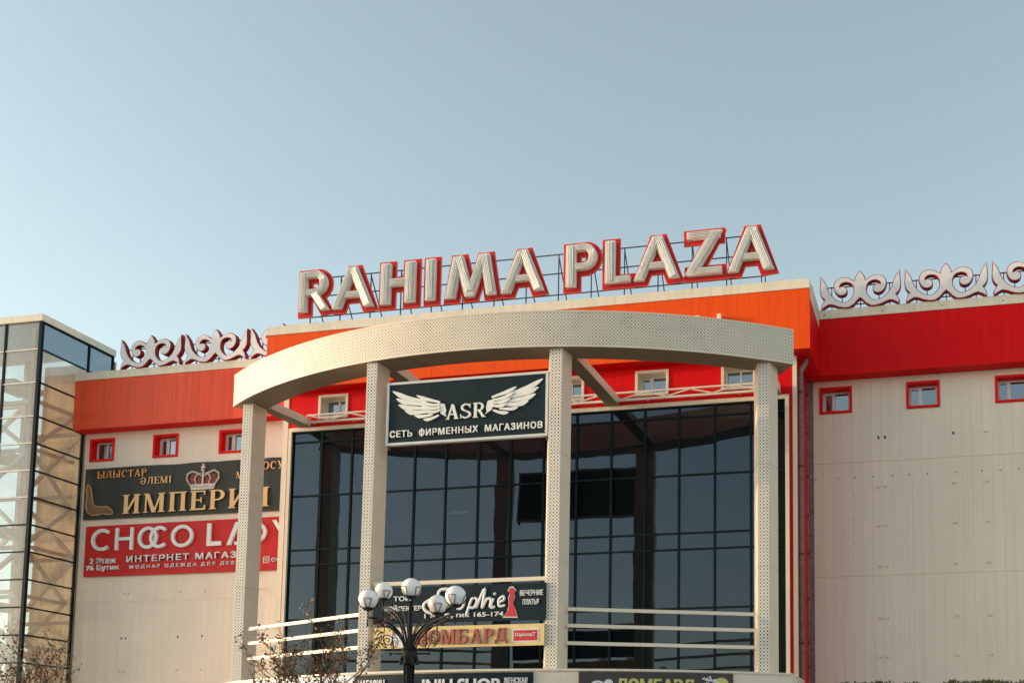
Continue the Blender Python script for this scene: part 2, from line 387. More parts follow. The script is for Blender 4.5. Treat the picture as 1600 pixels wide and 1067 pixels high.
# central block wall above the glass: red boards
holes_c = [(x, x+.84, 10.74, 11.375) for x in win_c]
for k in range(28):
    x0 = -16.785 + k*.4774
    board('red_wall_panel', x0, min(-3.46, x0+.4774), 10.53, 11.48, YC, shaded_red_paint, holes_c)
rects = [(-16.93,-3.42,10.53,11.47)]
for h in holes_c: rects = rect_minus(rects, h)
mb = MB()
for (x0,x1,z0,z1) in rects: mb.box(x0,x1,YC+.034,YC+.06,z0,z1)
put('wall_backing', mb, red_trim, ctr)
# red jambs beside the glass wall, cream corner trims, side returns of the block
box('red_jamb', red_trim, ctr, -16.785,-16.73,YC,YC+.05,3.6,10.528)
box('red_jamb', red_trim, ctr, -3.592,-3.512,YC,YC+.05,3.6,10.528)
box('corner_trim', cream_trim, ctr, -16.935,-16.788,YC-.02,YC+.03,0,11.47)
box('corner_trim', cream_trim, ctr, -3.510,-3.412,YC-.02,YC+.08,0,11.47)
box('side_wall', red_trim, ctr, -3.46,-3.414,YC+.082,.0,0,11.475)
box('side_wall', cream_wall, ctr, -16.93,-16.88,YC+.04,.0,0,11.475)
box('wall_edge_trim', purple_pipe, ctr, -3.412,-3.370,-.06,-.002,3.4,11.47)
box('wall_edge_trim', purple_pipe, ctr, -3.368,-3.256,-.022,-.002,3.4,11.47)
mb = MB()
for z in (11.1,10.1,9.0,8.0,7.05,5.9,4.8,4.2): mb.box(-3.40,-3.37,-.085,-.061,z,z+.06)
put('trim_clip', mb, steel_dark, ctr, stuff=True)
# drain pipe with its bend at the soffit
dp = put('drainpipe', MB().tube([(-3.34,-1.72,0),(-3.34,-1.72,11.1),(-3.33,-1.70,11.2),(-3.24,-1.66,11.34),(-3.22,-1.66,11.475)], .06, 12), purple_pipe, ctr, smooth=True)
for z in (2.5,4.6,6.7,8.8,10.6): put('pipe_clamp', MB().lathe((-3.34,-1.72,z), [(.068,0),(.068,.05)], 12), rust, dp)

# parapets: fascia boards, cream capping, soffits
def parapet(x0, x1, y, pan_m, n, side=None):
    w = (x1-x0)/n
    for k in range(n): board('fascia_panel', x0+k*w, x0+(k+1)*w, 11.48, 12.934, y, pan_m, th=.04, gap=.0018)
    nc = max(1, round((x1-x0)/2.4)); w = (x1-x0)/nc
    for k in range(nc):
        put('parapet_cap', MB().box(x0+k*w+.002, x0+(k+1)*w-.002, y-.02, y+.36, 12.936, 13.162), cream_trim, ctr)
    put('parapet_core', MB().box(x0+.02, x1-.02, y+.042, y+.1, 11.5, 12.93), red_trim, ctr)
parapet(-24.75,-17.25,-.43, dim_sun_orange, 31)
parapet(-3.035,4.07,-.43, shaded_red_paint, 29)
parapet(-17.245,-3.04,-2.3, sunlit_orange_paint, 58)
box('soffit', shaded_red_paint, ctr, -24.75,-16.94,-.385,-.0,11.482,11.51)
box('soffit', shaded_red_paint, ctr, -3.41,4.07,-.385,-.0,11.482,11.51)
box('soffit', shaded_red_paint, ctr, -17.245,-3.04,-2.255,YC+.03,11.482,11.51)
box('soffit', shaded_red_paint, ctr, -3.408,-3.04,YC+.032,-.43,11.482,11.51)
box('soffit', shaded_red_paint, ctr, -17.245,-16.94,YC+.032,-.43,11.482,11.51)
# side faces of the projecting parapet
box('fascia_side', shaded_red_paint, ctr, -3.085,-3.04,-2.258,-.432,11.512,12.934)
box('parapet_cap', cream_trim, ctr, -3.40,-3.02,-1.938,-.452,12.936,13.162)
box('side_flashing', cream_trim, ctr, -3.052,-3.030,-2.25,-.455,12.70,12.934)
box('fascia_side', sunlit_orange_paint, ctr, -17.245,-17.20,-2.258,-.432,11.512,12.934)
box('parapet_cap', cream_trim, ctr, -17.265,-16.88,-1.938,-.452,12.936,13.162)
box('fascia_side', shaded_red_paint, ctr, -24.752,-24.71,-.385,-.003,11.512,12.934)
for x in (-5.22,-5.75):
    box('fascia_bracket', cream_beam, ctr, x,x+.09,-2.50,-2.303,11.95,12.41)
box('fascia_bracket', cream_beam, ctr, -6.23,-5.96,-2.50,-2.303,11.95,12.38)
mb = MB()
for k in range(5): mb.tube([(-2.9+k*1.45,-.456,13.03),(-2.9+k*1.45,-.45,13.03)], .018, 8)
put('cap_screw', mb, steel_dark, ctr, stuff=True)

# the right wing beyond the frame, in one piece each
mb = MB()
for k in range(24):
    for (z0,z1) in rows: mb.box(4.062+k*BW, 4.060+(k+1)*BW, 0, .03, z0+.001, z1-.001)
put('wall_cladding', mb, cream_wall, ctr, stuff=True)
mb = MB()
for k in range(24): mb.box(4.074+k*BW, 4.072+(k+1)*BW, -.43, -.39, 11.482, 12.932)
put('fascia_cladding', mb, shaded_red_paint, ctr, stuff=True)
box('parapet_cap', cream_trim, ctr, 4.072, 9.92, -.45, -.07, 12.936, 13.162)
box('soffit', shaded_red_paint, ctr, 4.072, 9.92, -.385, 0, 11.482, 11.51)
# windows
def window(x0, z0, w, h, y, surround_m, rec=.26, kind=0, cur=False):
    f = .065
    mb = MB()
    yf = y-.03
    mb.box(x0,x0+w,yf,y+.0,z0,z0+f); mb.box(x0,x0+w,yf,y,z0+h-f,z0+h)
    mb.box(x0,x0+f,yf,y,z0+f,z0+h-f); mb.box(x0+w-f,x0+w,yf,y,z0+f,z0+h-f)
    wn = put('window', mb, surround_m, ctr, org=(x0,y,z0))
    rv = MB(); a, b, c, d = x0+f, x0+w-f, z0+f, z0+h-f
    rv.box(a-.02,a,y+.001,y+rec,c-.02,d+.02); rv.box(b,b+.02,y+.001,y+rec,c-.02,d+.02)
    rv.box(a,b,y+.001,y+rec,c-.02,c); rv.box(a,b,y+.001,y+rec,d,d+.02)
    put('reveal', rv, surround_m, wn)
    g = .045; ys = y+rec-.05
    fr = MB()
    fr.box(a,b,ys,ys+.06,c,c+g); fr.box(a,b,ys,ys+.06,d-g,d); fr.box(a,a+g,ys,ys+.06,c+g,d-g); fr.box(b-g,b,ys,ys+.06,c+g,d-g)
    xm = a+(b-a)*(.42 if kind != 2 else .52)
    fr.box(xm-.025,xm+.025,ys-.004,ys+.056,c+g,d-g)
    if kind == 0: # opening sash with its own thicker rim
        fr.box(a+g,xm-.025,ys-.015,ys+.045,c+g,c+g+.03); fr.box(a+g,xm-.025,ys-.015,ys+.045,d-g-.03,d-g)
        fr.box(a+g,a+g+.03,ys-.015,ys+.045,c+g+.03,d-g-.03); fr.box(xm-.055,xm-.025,ys-.015,ys+.045,c+g+.03,d-g-.03)
    put('sash_frame', fr, pvc, wn)
    for (p, q) in ((a+g,xm-.025),(xm+.025,b-g)):
        put('pane', MB().box(p,q,ys+.025,ys+.03,c+g,d-g), window_glass, wn)
    put('room_recess', MB().box(a,b,ys+.30,ys+.32,c,d).box(a,b,ys+.07,ys+.3,d,d+.01).box(a,b,ys+.07,ys+.3,c-.01,c), dark_room, wn)
    if cur:
        put('blind', MB().box(xm+.03 if kind else a+.03, b-.03, ys+.10, ys+.11, c+.02, c+(d-c)*(.5 if kind==0 else .75)), curtain, wn)
    return wn
for i, x in enumerate(win_r): window(x, WZ0, WW, .685, 0, red_trim, .26, 0)
for i, x in enumerate(win_l): window(x, WZ0, WW, .685, 0, red_trim, .24, 2 if i == 0 else 0, cur=(i == 0))
for i, x in enumerate(win_c): window(x, 10.74, .84, .635, YC, cream_trim, .30, 2 if i in (0,3,5) else 0, cur=(i in (0,3,5)))

# bolts and screw heads on the wings
for zz in (9.95,8.71,7.72,6.71,5.42,4.47):
    for x in (-1.625,-1.465,.205,.985, 2.75):
        if zz == 9.95 and x < .9:
            put('wall_hole', MB().box(x-.025,x+.025,-.006,-.001,zz-.035,zz+.035), steel_dark, ctr); continue
        put('wall_bolt', MB().tube([(x,-.001,zz),(x,-.05,zz)], [.044,.034], 10), cream_wall, ctr)
for zz in (6.70,5.42,4.48):
    for x in (-23.09,-22.95,-21.265,-20.49,-18.73,-18.57):
        if zz == 5.42: put('wall_hole', MB().box(x-.022,x+.022,-.006,-.001,zz-.03,zz+.03), steel_dark, ctr)
        else: put('wall_bolt', MB().tube([(x,-.001,zz),(x,-.045,zz)], [.038,.03], 10), cream_wall, ctr)
mb = MB()
for x in (-3.195,-2.643,-2.216,-1.761,-1.282,-.882,-.444,.237,.868,1.299,1.743,2.2): mb.tube([(x,-.001,8.96),(x,-.012,8.96)], .016, 8)
for z in (8.5,7.9,7.3): mb.tube([(-2.25,-.001,z),(-2.25,-.01,z)], .012, 6)
put('screw_head', mb, rust, ctr, stuff=True)
# flashing strips at the horizontal panel joints
for (a, b) in ((-24.68,-16.94),(-3.25,4.06)):
    for z in (9.354,6.481):
        if a < -20 and z > 9: continue
        box('joint_flashing', cream_wall, ctr, a, b, -.012, -.002, z-.006, z+.02)

# dark glass curtain wall
gx = [-16.624,-15.795,-14.936,-14.06,-13.173,-12.317,-11.441,-10.58,-9.718,-8.861,-7.973,-7.125,-6.269,-5.389,-4.515,-3.69]
gz = [3.62,5.50,6.918,7.31,8.726,10.15,10.41]
fr = MB(); fr.box(-16.73,-3.592,YC-.07,YC+.0,10.43,10.528)
put('curtain_wall_frame', fr, cream_trim, ctr)
put('curtain_wall_frame', MB().box(-16.73,-16.645,YC-.07,YC,3.6,10.428), cream_trim, ctr)
put('curtain_wall_frame', MB().box(-3.685,-3.594,YC-.07,YC,3.6,10.428), cream_trim, ctr)
for x in gx[1:-1]: box('mullion', mullion_mat, ctr, x-.028,x+.028,YC-.012,YC+.06,3.6,10.428)
box('mullion', mullion_mat, ctr, -16.643,-16.60,YC-.012,YC+.06,3.6,10.428)
box('mullion', mullion_mat, ctr, -3.725,-3.687,YC-.012,YC+.06,3.6,10.428)
for z in gz[1:]:
    for a, b in zip(gx, gx[1:]): box('transom', mullion_mat, ctr, a+.029,b-.029,YC-.006,YC+.05,z-.02,z+.022)
for a, b in zip(gx, gx[1:]):
    for c, d in zip(gz, gz[1:]):
        cx_, cz_ = (a+b)/2, (c+d)/2; w, h = (b-a)/2-.029, (d-c)/2-.021
        o = put('glass_pane', MB().box(cx_-w,cx_+w,YC+.02,YC+.026,cz_-h,cz_+h), tinted_glass, ctr, org=(cx_,YC+.023,cz_))
        o.rotation_euler = (R_(random.uniform(-.22,.22)), 0, R_(random.uniform(-.22,.22)))
# rooms behind the glass
mb = MB()
mb.box(-16.7,-3.6,YC+3.0,YC+3.1,3.6,10.45)
for z in (3.55,6.85,10.44): mb.box(-16.7,-3.6,YC+.12,YC+3.0,z-.12,z)
mb.box(-16.72,-16.66,YC+.12,YC+3,3.6,10.4); mb.box(-3.66,-3.6,YC+.12,YC+3,3.6,10.4)
put('dark_interior', mb, dark_room, ctr)
for (x,z,l) in ((-12.6,8.32,.5),(-7.2,9.35,.06),(-9.9,9.45,.04)):
    put('ceiling_lamp_tube', MB().tube([(x,YC+.9,z),(x+l,YC+.9,z)], .022, 8), tube_light, ctr)
# lattice girder above the glass
lg = put('lattice_girder', MB().bar((-16.15,-2.08,10.80),(-4.15,-2.08,10.80),.04).bar((-16.15,-2.08,10.615),(-4.15,-2.08,10.615),.05), cream_trim, ctr)
x = -16.05; up = True; nodes = []
while x < -4.1:
    nodes.append((x, 10.78 if up else 10.64)); x += .56; up = not up
for p, q in zip(nodes, nodes[1:]):
    put('lattice_bar', MB().bar((p[0],-2.09,p[1]),(q[0],-2.09,q[1]),.03), cream_trim, lg)
mb = MB()
for k in range(11): mb.bar((-16+k*1.12,-2.08,10.62),(-16+k*1.12,-1.93,10.62),.04)
put('girder_bracket', mb, cream_trim, ctr, stuff=True)

# ------------------------------------------------------------------ entrance portico
CXA, CYA, RA = -10.5, 7.12, 12.36
def arc_y(x, r=RA): return CYA - math.sqrt(r*r-(x-CXA)**2)
por = thing('entrance_portico', 'curved perforated cream portico beam on four columns in front of the dark glass wall', 'portico', (CXA,-5.0,0), drawn=True)
a0, a1 = math.asin((-17.69-CXA)/RA), math.asin((-3.335-CXA)/RA)
N = 96; Z0, Z1 = 10.86, 11.68
def arcp(a, r): return (CXA+r*math.sin(a), CYA-r*math.cos(a))
# perforated face made of separate sheets that butt at visible joints
joints = [a0+(a1-a0)*k/12 for k in range(13)]
for ja, jb in zip(joints, joints[1:]):
    mb = MB(); M_ = 8
    for k in range(M_):
        b0, b1 = ja+.00006+(jb-ja-.00012)*k/M_, ja+.00006+(jb-ja-.00012)*(k+1)/M_
        p, q = arcp(b0,RA), arcp(b1,RA)
        mb.poly([(*p,Z0+.03),(*q,Z0+.03),(*q,Z1-.03),(*p,Z1-.03)], [(b0*RA,0.0),(b1*RA,0.0),(b1*RA,Z1-Z0-.06),(b0*RA,Z1-Z0-.06)])
    put('perforated_sheet', mb, perf_beam, por, smooth=True)
def arc_solid(r0, r1, z0, z1, n=N, aa=a0, ab=a1):
    mb = MB(); P = []
    for k in range(n+1):
        a = aa+(ab-aa)*k/n; P.append((arcp(a,r0), arcp(a,r1)))
    for (p0,p1),(q0,q1) in zip(P, P[1:]):
        mb.poly([(*p0,z0),(*q0,z0),(*q0,z1),(*p0,z1)]); mb.poly([(*q1,z0),(*p1,z0),(*p1,z1),(*q1,z1)])
        mb.poly([(*p0,z1),(*q0,z1),(*q1,z1),(*p1,z1)]); mb.poly([(*p0,z0),(*p1,z0),(*q1,z0),(*q0,z0)])
    for (p0,p1),s in ((P[0],1),(P[-1],-1)):
        f = [(*p0,z0),(*p0,z1),(*p1,z1),(*p1,z0)]; mb.poly(f if s > 0 else f[::-1])
    return mb
put('beam_edge', arc_solid(RA+.006, RA-.02, Z0, Z0+.03), cream_beam, por, smooth=False)
put('beam_edge', arc_solid(RA+.006, RA-.02, Z1-.03, Z1), cream_beam, por)
put('beam_core', arc_solid(RA-.03, RA-.70, Z0+.006, Z1-.005), cream_beam, por)
put('beam_soffit', arc_solid(RA-.022, RA-.71, Z0-.002, Z0+.004), shade_and_joint_mat, por)
# columns: (front-left x, front y, front width, left flare, right flare, depth)
cols = [(-17.309,-3.06,.288,.09,.03,.50),(-12.802,-4.98,.262,.09,.03,.50),(-8.44,-4.93,.287,.20,.06,.45),(-4.128,-3.2,.27,.16,.12,.45)]
for (x,y,w,fl,fr_,d) in cols:
    c = put('column', MB().plan([(x,y),(x+w,y),(x+w+fr_,y+d),(x-fl,y+d)], -.06, Z0-.003), cream_beam, por, org=(x,y,0))
    mb = MB(); z0, z1 = 3.83, Z0-.004
    nseg = 3
    for k in range(nseg):
        za, zb = z0+(z1-z0)*k/nseg+.003, z0+(z1-z0)*(k+1)/nseg-.003
        mb.poly([(x+.012,y-.006,za),(x+w-.012,y-.006,za),(x+w-.012,y-.006,zb),(x+.012,y-.006,zb)], [(-(w-.255)/2,za),(w-.024-(w-.255)/2,za),(w-.024-(w-.255)/2,zb),(-(w-.255)/2,zb)])
    put('perforated_sheet', mb, perf_col, c)
    mb = MB()
    for k in range(1,3):
        z = z0+(z1-z0)*k/3
        mb.plan([(x-.002,y-.008),(x+w+.002,y-.008),(x+w+fr_+.003,y+d),(x-fl-.003,y+d)], z-.002, z+.002)
    put('sheet_joint', mb, shade_and_joint_mat, c)
    # tie beam back to the wall over the glass
    bx = x+(.15 if x < -17 else -.12 if x > -5 else .07); bf = bx+(.15 if x < -17 else 0)
    if True:
        yb = y+d-.02; s = MB(); ye = -1.055; h_ = .32
        i = [(bx,yb,10.862),(bx+h_,yb,10.862),(bx+h_,yb,11.07),(bx,yb,11.07),(bf,ye,10.875),(bf+h_,ye,10.875),(bf+h_,ye,11.08),(bf,ye,11.08)]
        s.v = i; s.f = [(0,1,2,3),(5,4,7,6),(1,0,4,5),(2,1,5,6),(3,2,6,7),(0,3,7,4)]
        tb = put('tie_beam', s, cream_beam, por)
        put('tie_shade_strip', MB().plan([(bx+.004,yb),(bf+.004,ye),(bf+h_-.004,ye),(bx+h_-.004,yb)][::-1], 10.852, 10.859), shade_and_joint_mat, tb)  # dark strip painting the shade under the cream tie beam
for z in (5.13,4.77,4.39):
    put('railing_bar', MB().bar((-16.93,-2.98,z+.01),(-12.86,-4.8,z),.045,.075), cream_beam, por)
    put('railing_bar', MB().bar((-8.06,-4.62,z+.01),(-4.2,-3.1,z),.045,.075), cream_beam, por)
put('railing_bar', MB().bar((-12.5,-4.9,5.775),(-8.42,-4.9,5.775),.05,.085), cream_beam, por)
# raised entrance deck with its curved front wall
def deck_outline(off=0.0, n=40, x0=-17.6, x1=-3.40):
    return [(x0+(x1-x0)*k/n, arc_y(x0+(x1-x0)*k/n)+off) for k in range(n+1)]
dk = thing('entrance_block', 'low cream curved entrance block under the portico columns carrying shop signs', 'entrance', (CXA,-4.6,0), drawn=True)
o_ = deck_outline()
put('front_wall', MB().plan(o_+[(-3.40,-1.056),(-17.6,-1.056)], -.06, 3.755), cream_wall, dk)
put('deck_slab', MB().plan([(x, y-.03) for x,y in o_]+[(-3.37,-1.058),(-17.63,-1.058)], 3.757, 3.812), cream_trim, dk, bevel=.01)

# ------------------------------------------------------------------ glass stair tower
TX, TY0, TY1, TXL = -24.75, -1.73, 1.0, -31.95
tw = thing('glass_tower', 'glazed stair tower with dark frame and cream roof edge beside the left wing', 'tower', (-28,0,0))
tz = [0,.0,.75,1.52,2.28,3.05,3.82,4.587,5.354,6.12,6.89,7.66,8.42,9.19,9.95,10.72,11.491,12.463,13.421,14.215]
tz = tz[1:]
txs = [TX-1.2*k for k in range(7)]
put('roof_edge', MB().box(TXL-.03,TX+.03,TY0-.03,TY1+.03,14.225,14.42), cream_trim, tw)
put('corner_post', MB().box(TX-.09,TX+.004,TY0-.006,TY0+.09,0,14.22), mullion_mat, tw)
put('corner_post', MB().box(TX-.06,TX+.004,TY1-.06,TY1+.002,0,14.22), mullion_mat, tw)
for x in txs[1:]: put('mullion', MB().box(x-.03,x+.03,TY0,TY0+.06,0,14.22), mullion_mat, tw)
put('mullion', MB().box(TX-.05,TX+.002,.0,.06,12.95,14.22), mullion_mat, tw)
put('mullion', MB().box(TX-.05,TX+.03,-.07,-.02,0,11.47), mullion_mat, tw)
for z in tz[1:-1]:
    for k, (a, b) in enumerate(zip(txs[1:], txs)):
        put('transom', MB().box(a+.031,b-(.031 if k else .092),TY0+.004,TY0+.05,z-.016,z+.016), steel_pale if z>9 else mullion_mat, tw)
    put('transom', MB().box(TX-.045,TX,TY0+.092,-.072,z-.02,z+.02), mullion_mat, tw)
    if z > 12: put('transom', MB().box(TX-.045,TX,.0,TY1-.062,z-.02,z+.02), mullion_mat, tw)
put('transom', MB().box(TX-.045,TX,TY0+.092,TY1-.062,14.17,14.22), mullion_mat, tw)
for z0, z1 in zip(tz, tz[1:]):
    top = z1 > 13.5
    for k, (a, b) in enumerate(zip(txs[1:], txs)):
        o = put('glass_pane', MB().box(a+.031,b-(.031 if k else .092),TY0+.03,TY0+.036,z0+.017,z1-.017), tower_glass, tw, org=((a+b)/2,TY0+.033,(z0+z1)/2))
        o.rotation_euler = (R_(random.uniform(-.4,.4)),0,R_(random.uniform(-.4,.4)))
        if top: put('blind', MB().box(a+.05,b-.1,TY0+.2,TY0+.21,z0+.03,z1-.02), roller, o)
    ya, yb = TY0+.092, (-.072 if z1 < 12.9 else 0.0)
    gm = blue_glass if z1 > 13.5 else tower_glass
    if z1 > 13 or z1 < 13:
        o = put('glass_pane', MB().box(TX-.03,TX-.024,ya,yb,z0+.021,z1-.021), gm, tw, org=(TX-.027,(ya+yb)/2,(z0+z1)/2))
        o.rotation_euler = (0,R_(random.uniform(-.3,.3)),R_(random.uniform(-.3,.3)))
    if z1 > 12.9: put('glass_pane', MB().box(TX-.03,TX-.024,.062,TY1-.062,z0+.021,z1-.021), gm, tw)
# steelwork inside
def truss(x0, y0, x1, y1, m, w, z_at0, step, ztop=13.3):
    z = z_at0; side = 0; pts = []
    while z < ztop: pts.append(((x0,y0) if side == 0 else (x1,y1), z)); z += step; side ^= 1
    for (p, za), (q, zb) in zip(pts, pts[1:]): put('diagonal_brace', MB().bar((*p,za),(*q,zb),w), m, tw)
    z = z_at0
    while z < ztop: put('horizontal_beam', MB().bar((x0,y0,z),(x1,y1,z),w), m, tw); z += step
truss(-25.0,-1.60,-25.0,-.05, steel_tan, .09, -.46, 1.385, 12.4)
truss(-25.15,-1.45,-27.1,-1.45, steel_pale, .10, -.46, 1.385)
truss(-27.1,-1.45,-29.1,-1.45, steel_pale, .10, .92, 1.385)
truss(-25.3,.55,-27.4,.55, steel_tan, .10, .3, 1.9)
truss(-27.4,.55,-29.6,.55, steel_pale, .10, 1.3, 1.9)
for x, y in ((-25.12,-1.55),(-27.1,-1.45),(-29.1,-1.45),(-25.15,.55),(-27.4,.55),(-29.6,.55)):
    put('inner_post', MB().box(x-.06,x+.06,y-.06,y+.06,0,14.1), steel_tan if x > -26 else steel_pale, tw)
put('back_lining', MB().box(-27.3,-24.80,TY1+.10,TY1+.16,0,14.1), tan_lining, tw)
put('back_lining', MB().box(-24.80,-24.765,.01,TY1+.09,0,12.4), tan_lining, tw)
for k in range(6):
    z = .9+2.2*k
    put('stair_flight', MB().bar((-30.4,-.2,z),(-27.6,-.2,z+1.1),.12,1.1), steel_pale, tw)
    put('stair_landing', MB().box(-27.6,-26.6,-.7,.5,z+1.05,z+1.17), steel_pale, tw)

# ------------------------------------------------------------------ letter shapes
def conv(mb, P, y0, y1, grow=0.0):
    """convex polygon (x,z) any winding, grown outward, extruded"""
    A = sum(P[i][0]*P[(i+1)%len(P)][1]-P[(i+1)%len(P)][0]*P[i][1] for i in range(len(P)))
    if A < 0: P = P[::-1]
    if grow:
        n = len(P); Q = []
        for i in range(n):
            p0, p1, p2 = Vector(P[i-1]), Vector(P[i]), Vector(P[(i+1)%n])
            d1, d2 = (p1-p0).normalized(), (p2-p1).normalized()
            n1, n2 = Vector((d1.y,-d1.x)), Vector((d2.y,-d2.x)); b = (n1+n2)
            k = max(1.0, 1+n1.dot(n2)); Q.append(tuple(p1+b*grow/k))
        P = Q
    mb.prism([tuple(p) for p in P], y0, y1)
def arcpolys(cx, cz, rx, rz, a0, a1, w, n=14, wz=None):
    wz = wz or w; out = []
    for k in range(n):
        a, b = R_(a0+(a1-a0)*k/n), R_(a0+(a1-a0)*(k+1)/n)
        out.append([(cx+rx*math.cos(a),cz+rz*math.sin(a)),(cx+rx*math.cos(b),cz+rz*math.sin(b)),
                    (cx+(rx-w)*math.cos(b),cz+(rz-wz)*math.sin(b)),(cx+(rx-w)*math.cos(a),cz+(rz-wz)*math.sin(a))])
    return out
def para(x0, z0, x1, z1, h): return [(x0-h/2,z0),(x0+h/2,z0),(x1+h/2,z1),(x1-h/2,z1)]
def rect(x0, x1, z0, z1): return [(x0,z0),(x1,z0),(x1,z1),(x0,z1)]

# rooftop letters; each stroke: polygon and the centre line its neon tubes follow
B_, T_ = 13.43, 14.50
def L_A(l0, l1, ap0, ap1, r0, r1):
    h1 = l1-l0; bl = (l0+l1)/2; br = (r0+r1)/2; apx = (ap0+ap1)/2
    s = [(para(bl,B_,apx-.0,T_,h1), [(bl,B_),(apx-.02,T_-.04)]), (para(br,B_,apx+.0,T_,h1+.02), [(br,B_),(apx+.02,T_-.04)]),
         (rect(bl+h1*.35+.09,br-h1*.35-.09,13.70,13.84), [(bl+.30,13.77),(br-.30,13.77)])]
    return s
letters = {}
def bowl(x0, xr, zt, zb, w=.2):
    rz = (zt-zb)/2; cx = xr-rz; cz = (zt+zb)/2
    s = [(rect(x0,cx,zt-w*.8,zt), [(x0+.02,zt-w*.4),(cx,zt-w*.4)]), (rect(x0,cx,zb,zb+w*.8), [(x0+.02,zb+w*.4),(cx,zb+w*.4)])]
    ap = arcpolys(cx,cz,xr-cx,rz,-90,90,w,10,w*.8)
    for k, p in enumerate(ap):
        a, b = R_(-90+18*k), R_(-90+18*(k+1)); r1, r2 = xr-cx-w/2, rz-w*.4
        wedge = lambda g, k=k: arcpolys(cx,cz,xr-cx+g,rz+g,-90+18*k,-90+18*(k+1),xr-cx+g-.002,1,rz+g-.002)[0]
        s.append((p, [(cx+r1*math.cos(a),cz+r2*math.sin(a)),(cx+r1*math.cos(b),cz+r2*math.sin(b))], wedge))
    return s
sign_letters = [
 ('R', [(rect(-16.265,-16.07,B_,T_-.01), [(-16.168,B_),(-16.168,T_)])]+bowl(-16.07,-15.50,T_-.01,13.85)+[(para(-15.53,B_,-15.86,13.90,.22), [(-15.53,B_),(-15.86,13.92)])]),
 ('A', L_A(-15.325,-15.09,-14.87,-14.70,-14.44,-14.18)),
 ('H', [(rect(-13.98,-13.72,B_,T_),[(-13.85,B_),(-13.85,T_)]),(rect(-13.31,-13.04,B_,T_),[(-13.175,B_),(-13.175,T_)]),(rect(-13.72,-13.31,13.89,14.08),[(-13.70,13.985),(-13.33,13.985)])]),
 ('I', [(rect(-12.74,-12.49,B_,T_),[(-12.615,B_),(-12.615,T_)])]),
 ('M', [(para(-12.075,B_,-11.88,T_,.25),[(-12.075,B_),(-11.88,T_)]),(para(-11.555,B_,-11.86,T_,.23),[(-11.555,B_+.1),(-11.86,T_)]),(para(-11.555,B_,-11.19,T_,.23),[(-11.555,B_+.1),(-11.19,T_)]),(para(-10.975,B_,-11.17,T_,.25),[(-10.975,B_),(-11.17,T_)])]),
 ('A', L_A(-10.71,-10.47,-10.26,-10.05,-9.85,-9.59)),
 ('P', [(rect(-9.02,-8.77,B_,T_-.01),[(-8.895,B_),(-8.895,T_)])]+bowl(-8.77,-8.235,T_-.01,13.85)),
 ('L', [(rect(-8.017,-7.77,B_,T_),[(-7.893,B_),(-7.893,T_)]),(rect(-7.77,-7.382,B_,B_+.15),[(-7.75,B_+.075),(-7.39,B_+.075)])]),
 ('A', L_A(-7.29,-7.05,-6.80,-6.62,-6.41,-6.155)),
 ('Z', [(rect(-5.97,-5.16,14.34,T_+.01),[(-5.95,14.42),(-5.3,14.42)]),(para(-5.88,B_+.02,-5.25,T_+.005,.28),[(-5.88,B_+.05),(-5.25,T_-.03)]),(rect(-5.95,-5.12,B_,B_+.17),[(-5.75,B_+.085),(-5.13,B_+.085)])]),
 ('A', L_A(-4.972,-4.735,-4.50,-4.29,-4.10,-3.87)),
]
rs = thing('rooftop_sign', 'large red backed white channel letters reading RAHIMA PLAZA on a rack above the roof', 'sign', (-10.1,-2.1,12.95))
for li, (ch, strokes_) in enumerate(sign_letters):
    xs = [p[0] for t_ in strokes_ for p in t_[0]]; xm = (min(xs)+max(xs))/2; lo = (li % 2)*.0035
    def layer(y0, y1, grow, dy):
        mb = MB()
        for k, t_ in enumerate(strokes_):
            if grow > 0 and len(t_) > 2: P = t_[2](grow); g = 0
            else: P = t_[0]; g = grow
            P = [(p[0]+k*.0004, p[1]+k*.0007) for p in P]
            conv(mb, P, y0-k*dy-lo, y1-lo, g)
        return mb
    lt = put('letter', layer(-2.325,-2.27,.105,.0004), sign_rim_orange, rs, org=(xm,-2.3,B_))
    put('letter_backing', layer(-2.335,-2.3315,.085,.0004), sign_back_red, lt)
    put('letter_body', layer(-2.455,-2.3425,0,.0006), neon_side, lt)
    put('letter_face', layer(-2.465,-2.4625,-.022,.0006), neon_body, lt)
    mb = MB()
    for t_ in strokes_:
        (x0,z0),(x1,z1) = t_[1]; d = Vector((x1-x0,z1-z0)); L = d.length; d.normalize(); nn = Vector((-d.y,d.x))
        for o in (-.06,-.02,.02,.06):
            e = .035 if L > .3 else -.004
            a = Vector((x0,z0))+d*e+nn*o; b = Vector((x1,z1))-d*e+nn*o
            mb.tube([(a.x,-2.484-lo,a.y),(b.x,-2.484-lo,b.y)], .011, 6)
    put('neon_tube', mb, neon_tube, lt)
for z in (14.42,13.93,13.38): put('rack_rail', MB().bar((-16.2,-2.18,z),(-4.15,-2.18,z),.022), steel_dark, rs)
for k in range(15):
    x = -16.1+k*.85
    put('rack_post', MB().bar((x,-2.18,12.95),(x,-2.18,14.43),.024), steel_dark, rs)
    put('rack_brace', MB().bar((x,-2.17,14.35),(x,-1.2,12.95),.022), steel_dark, rs)

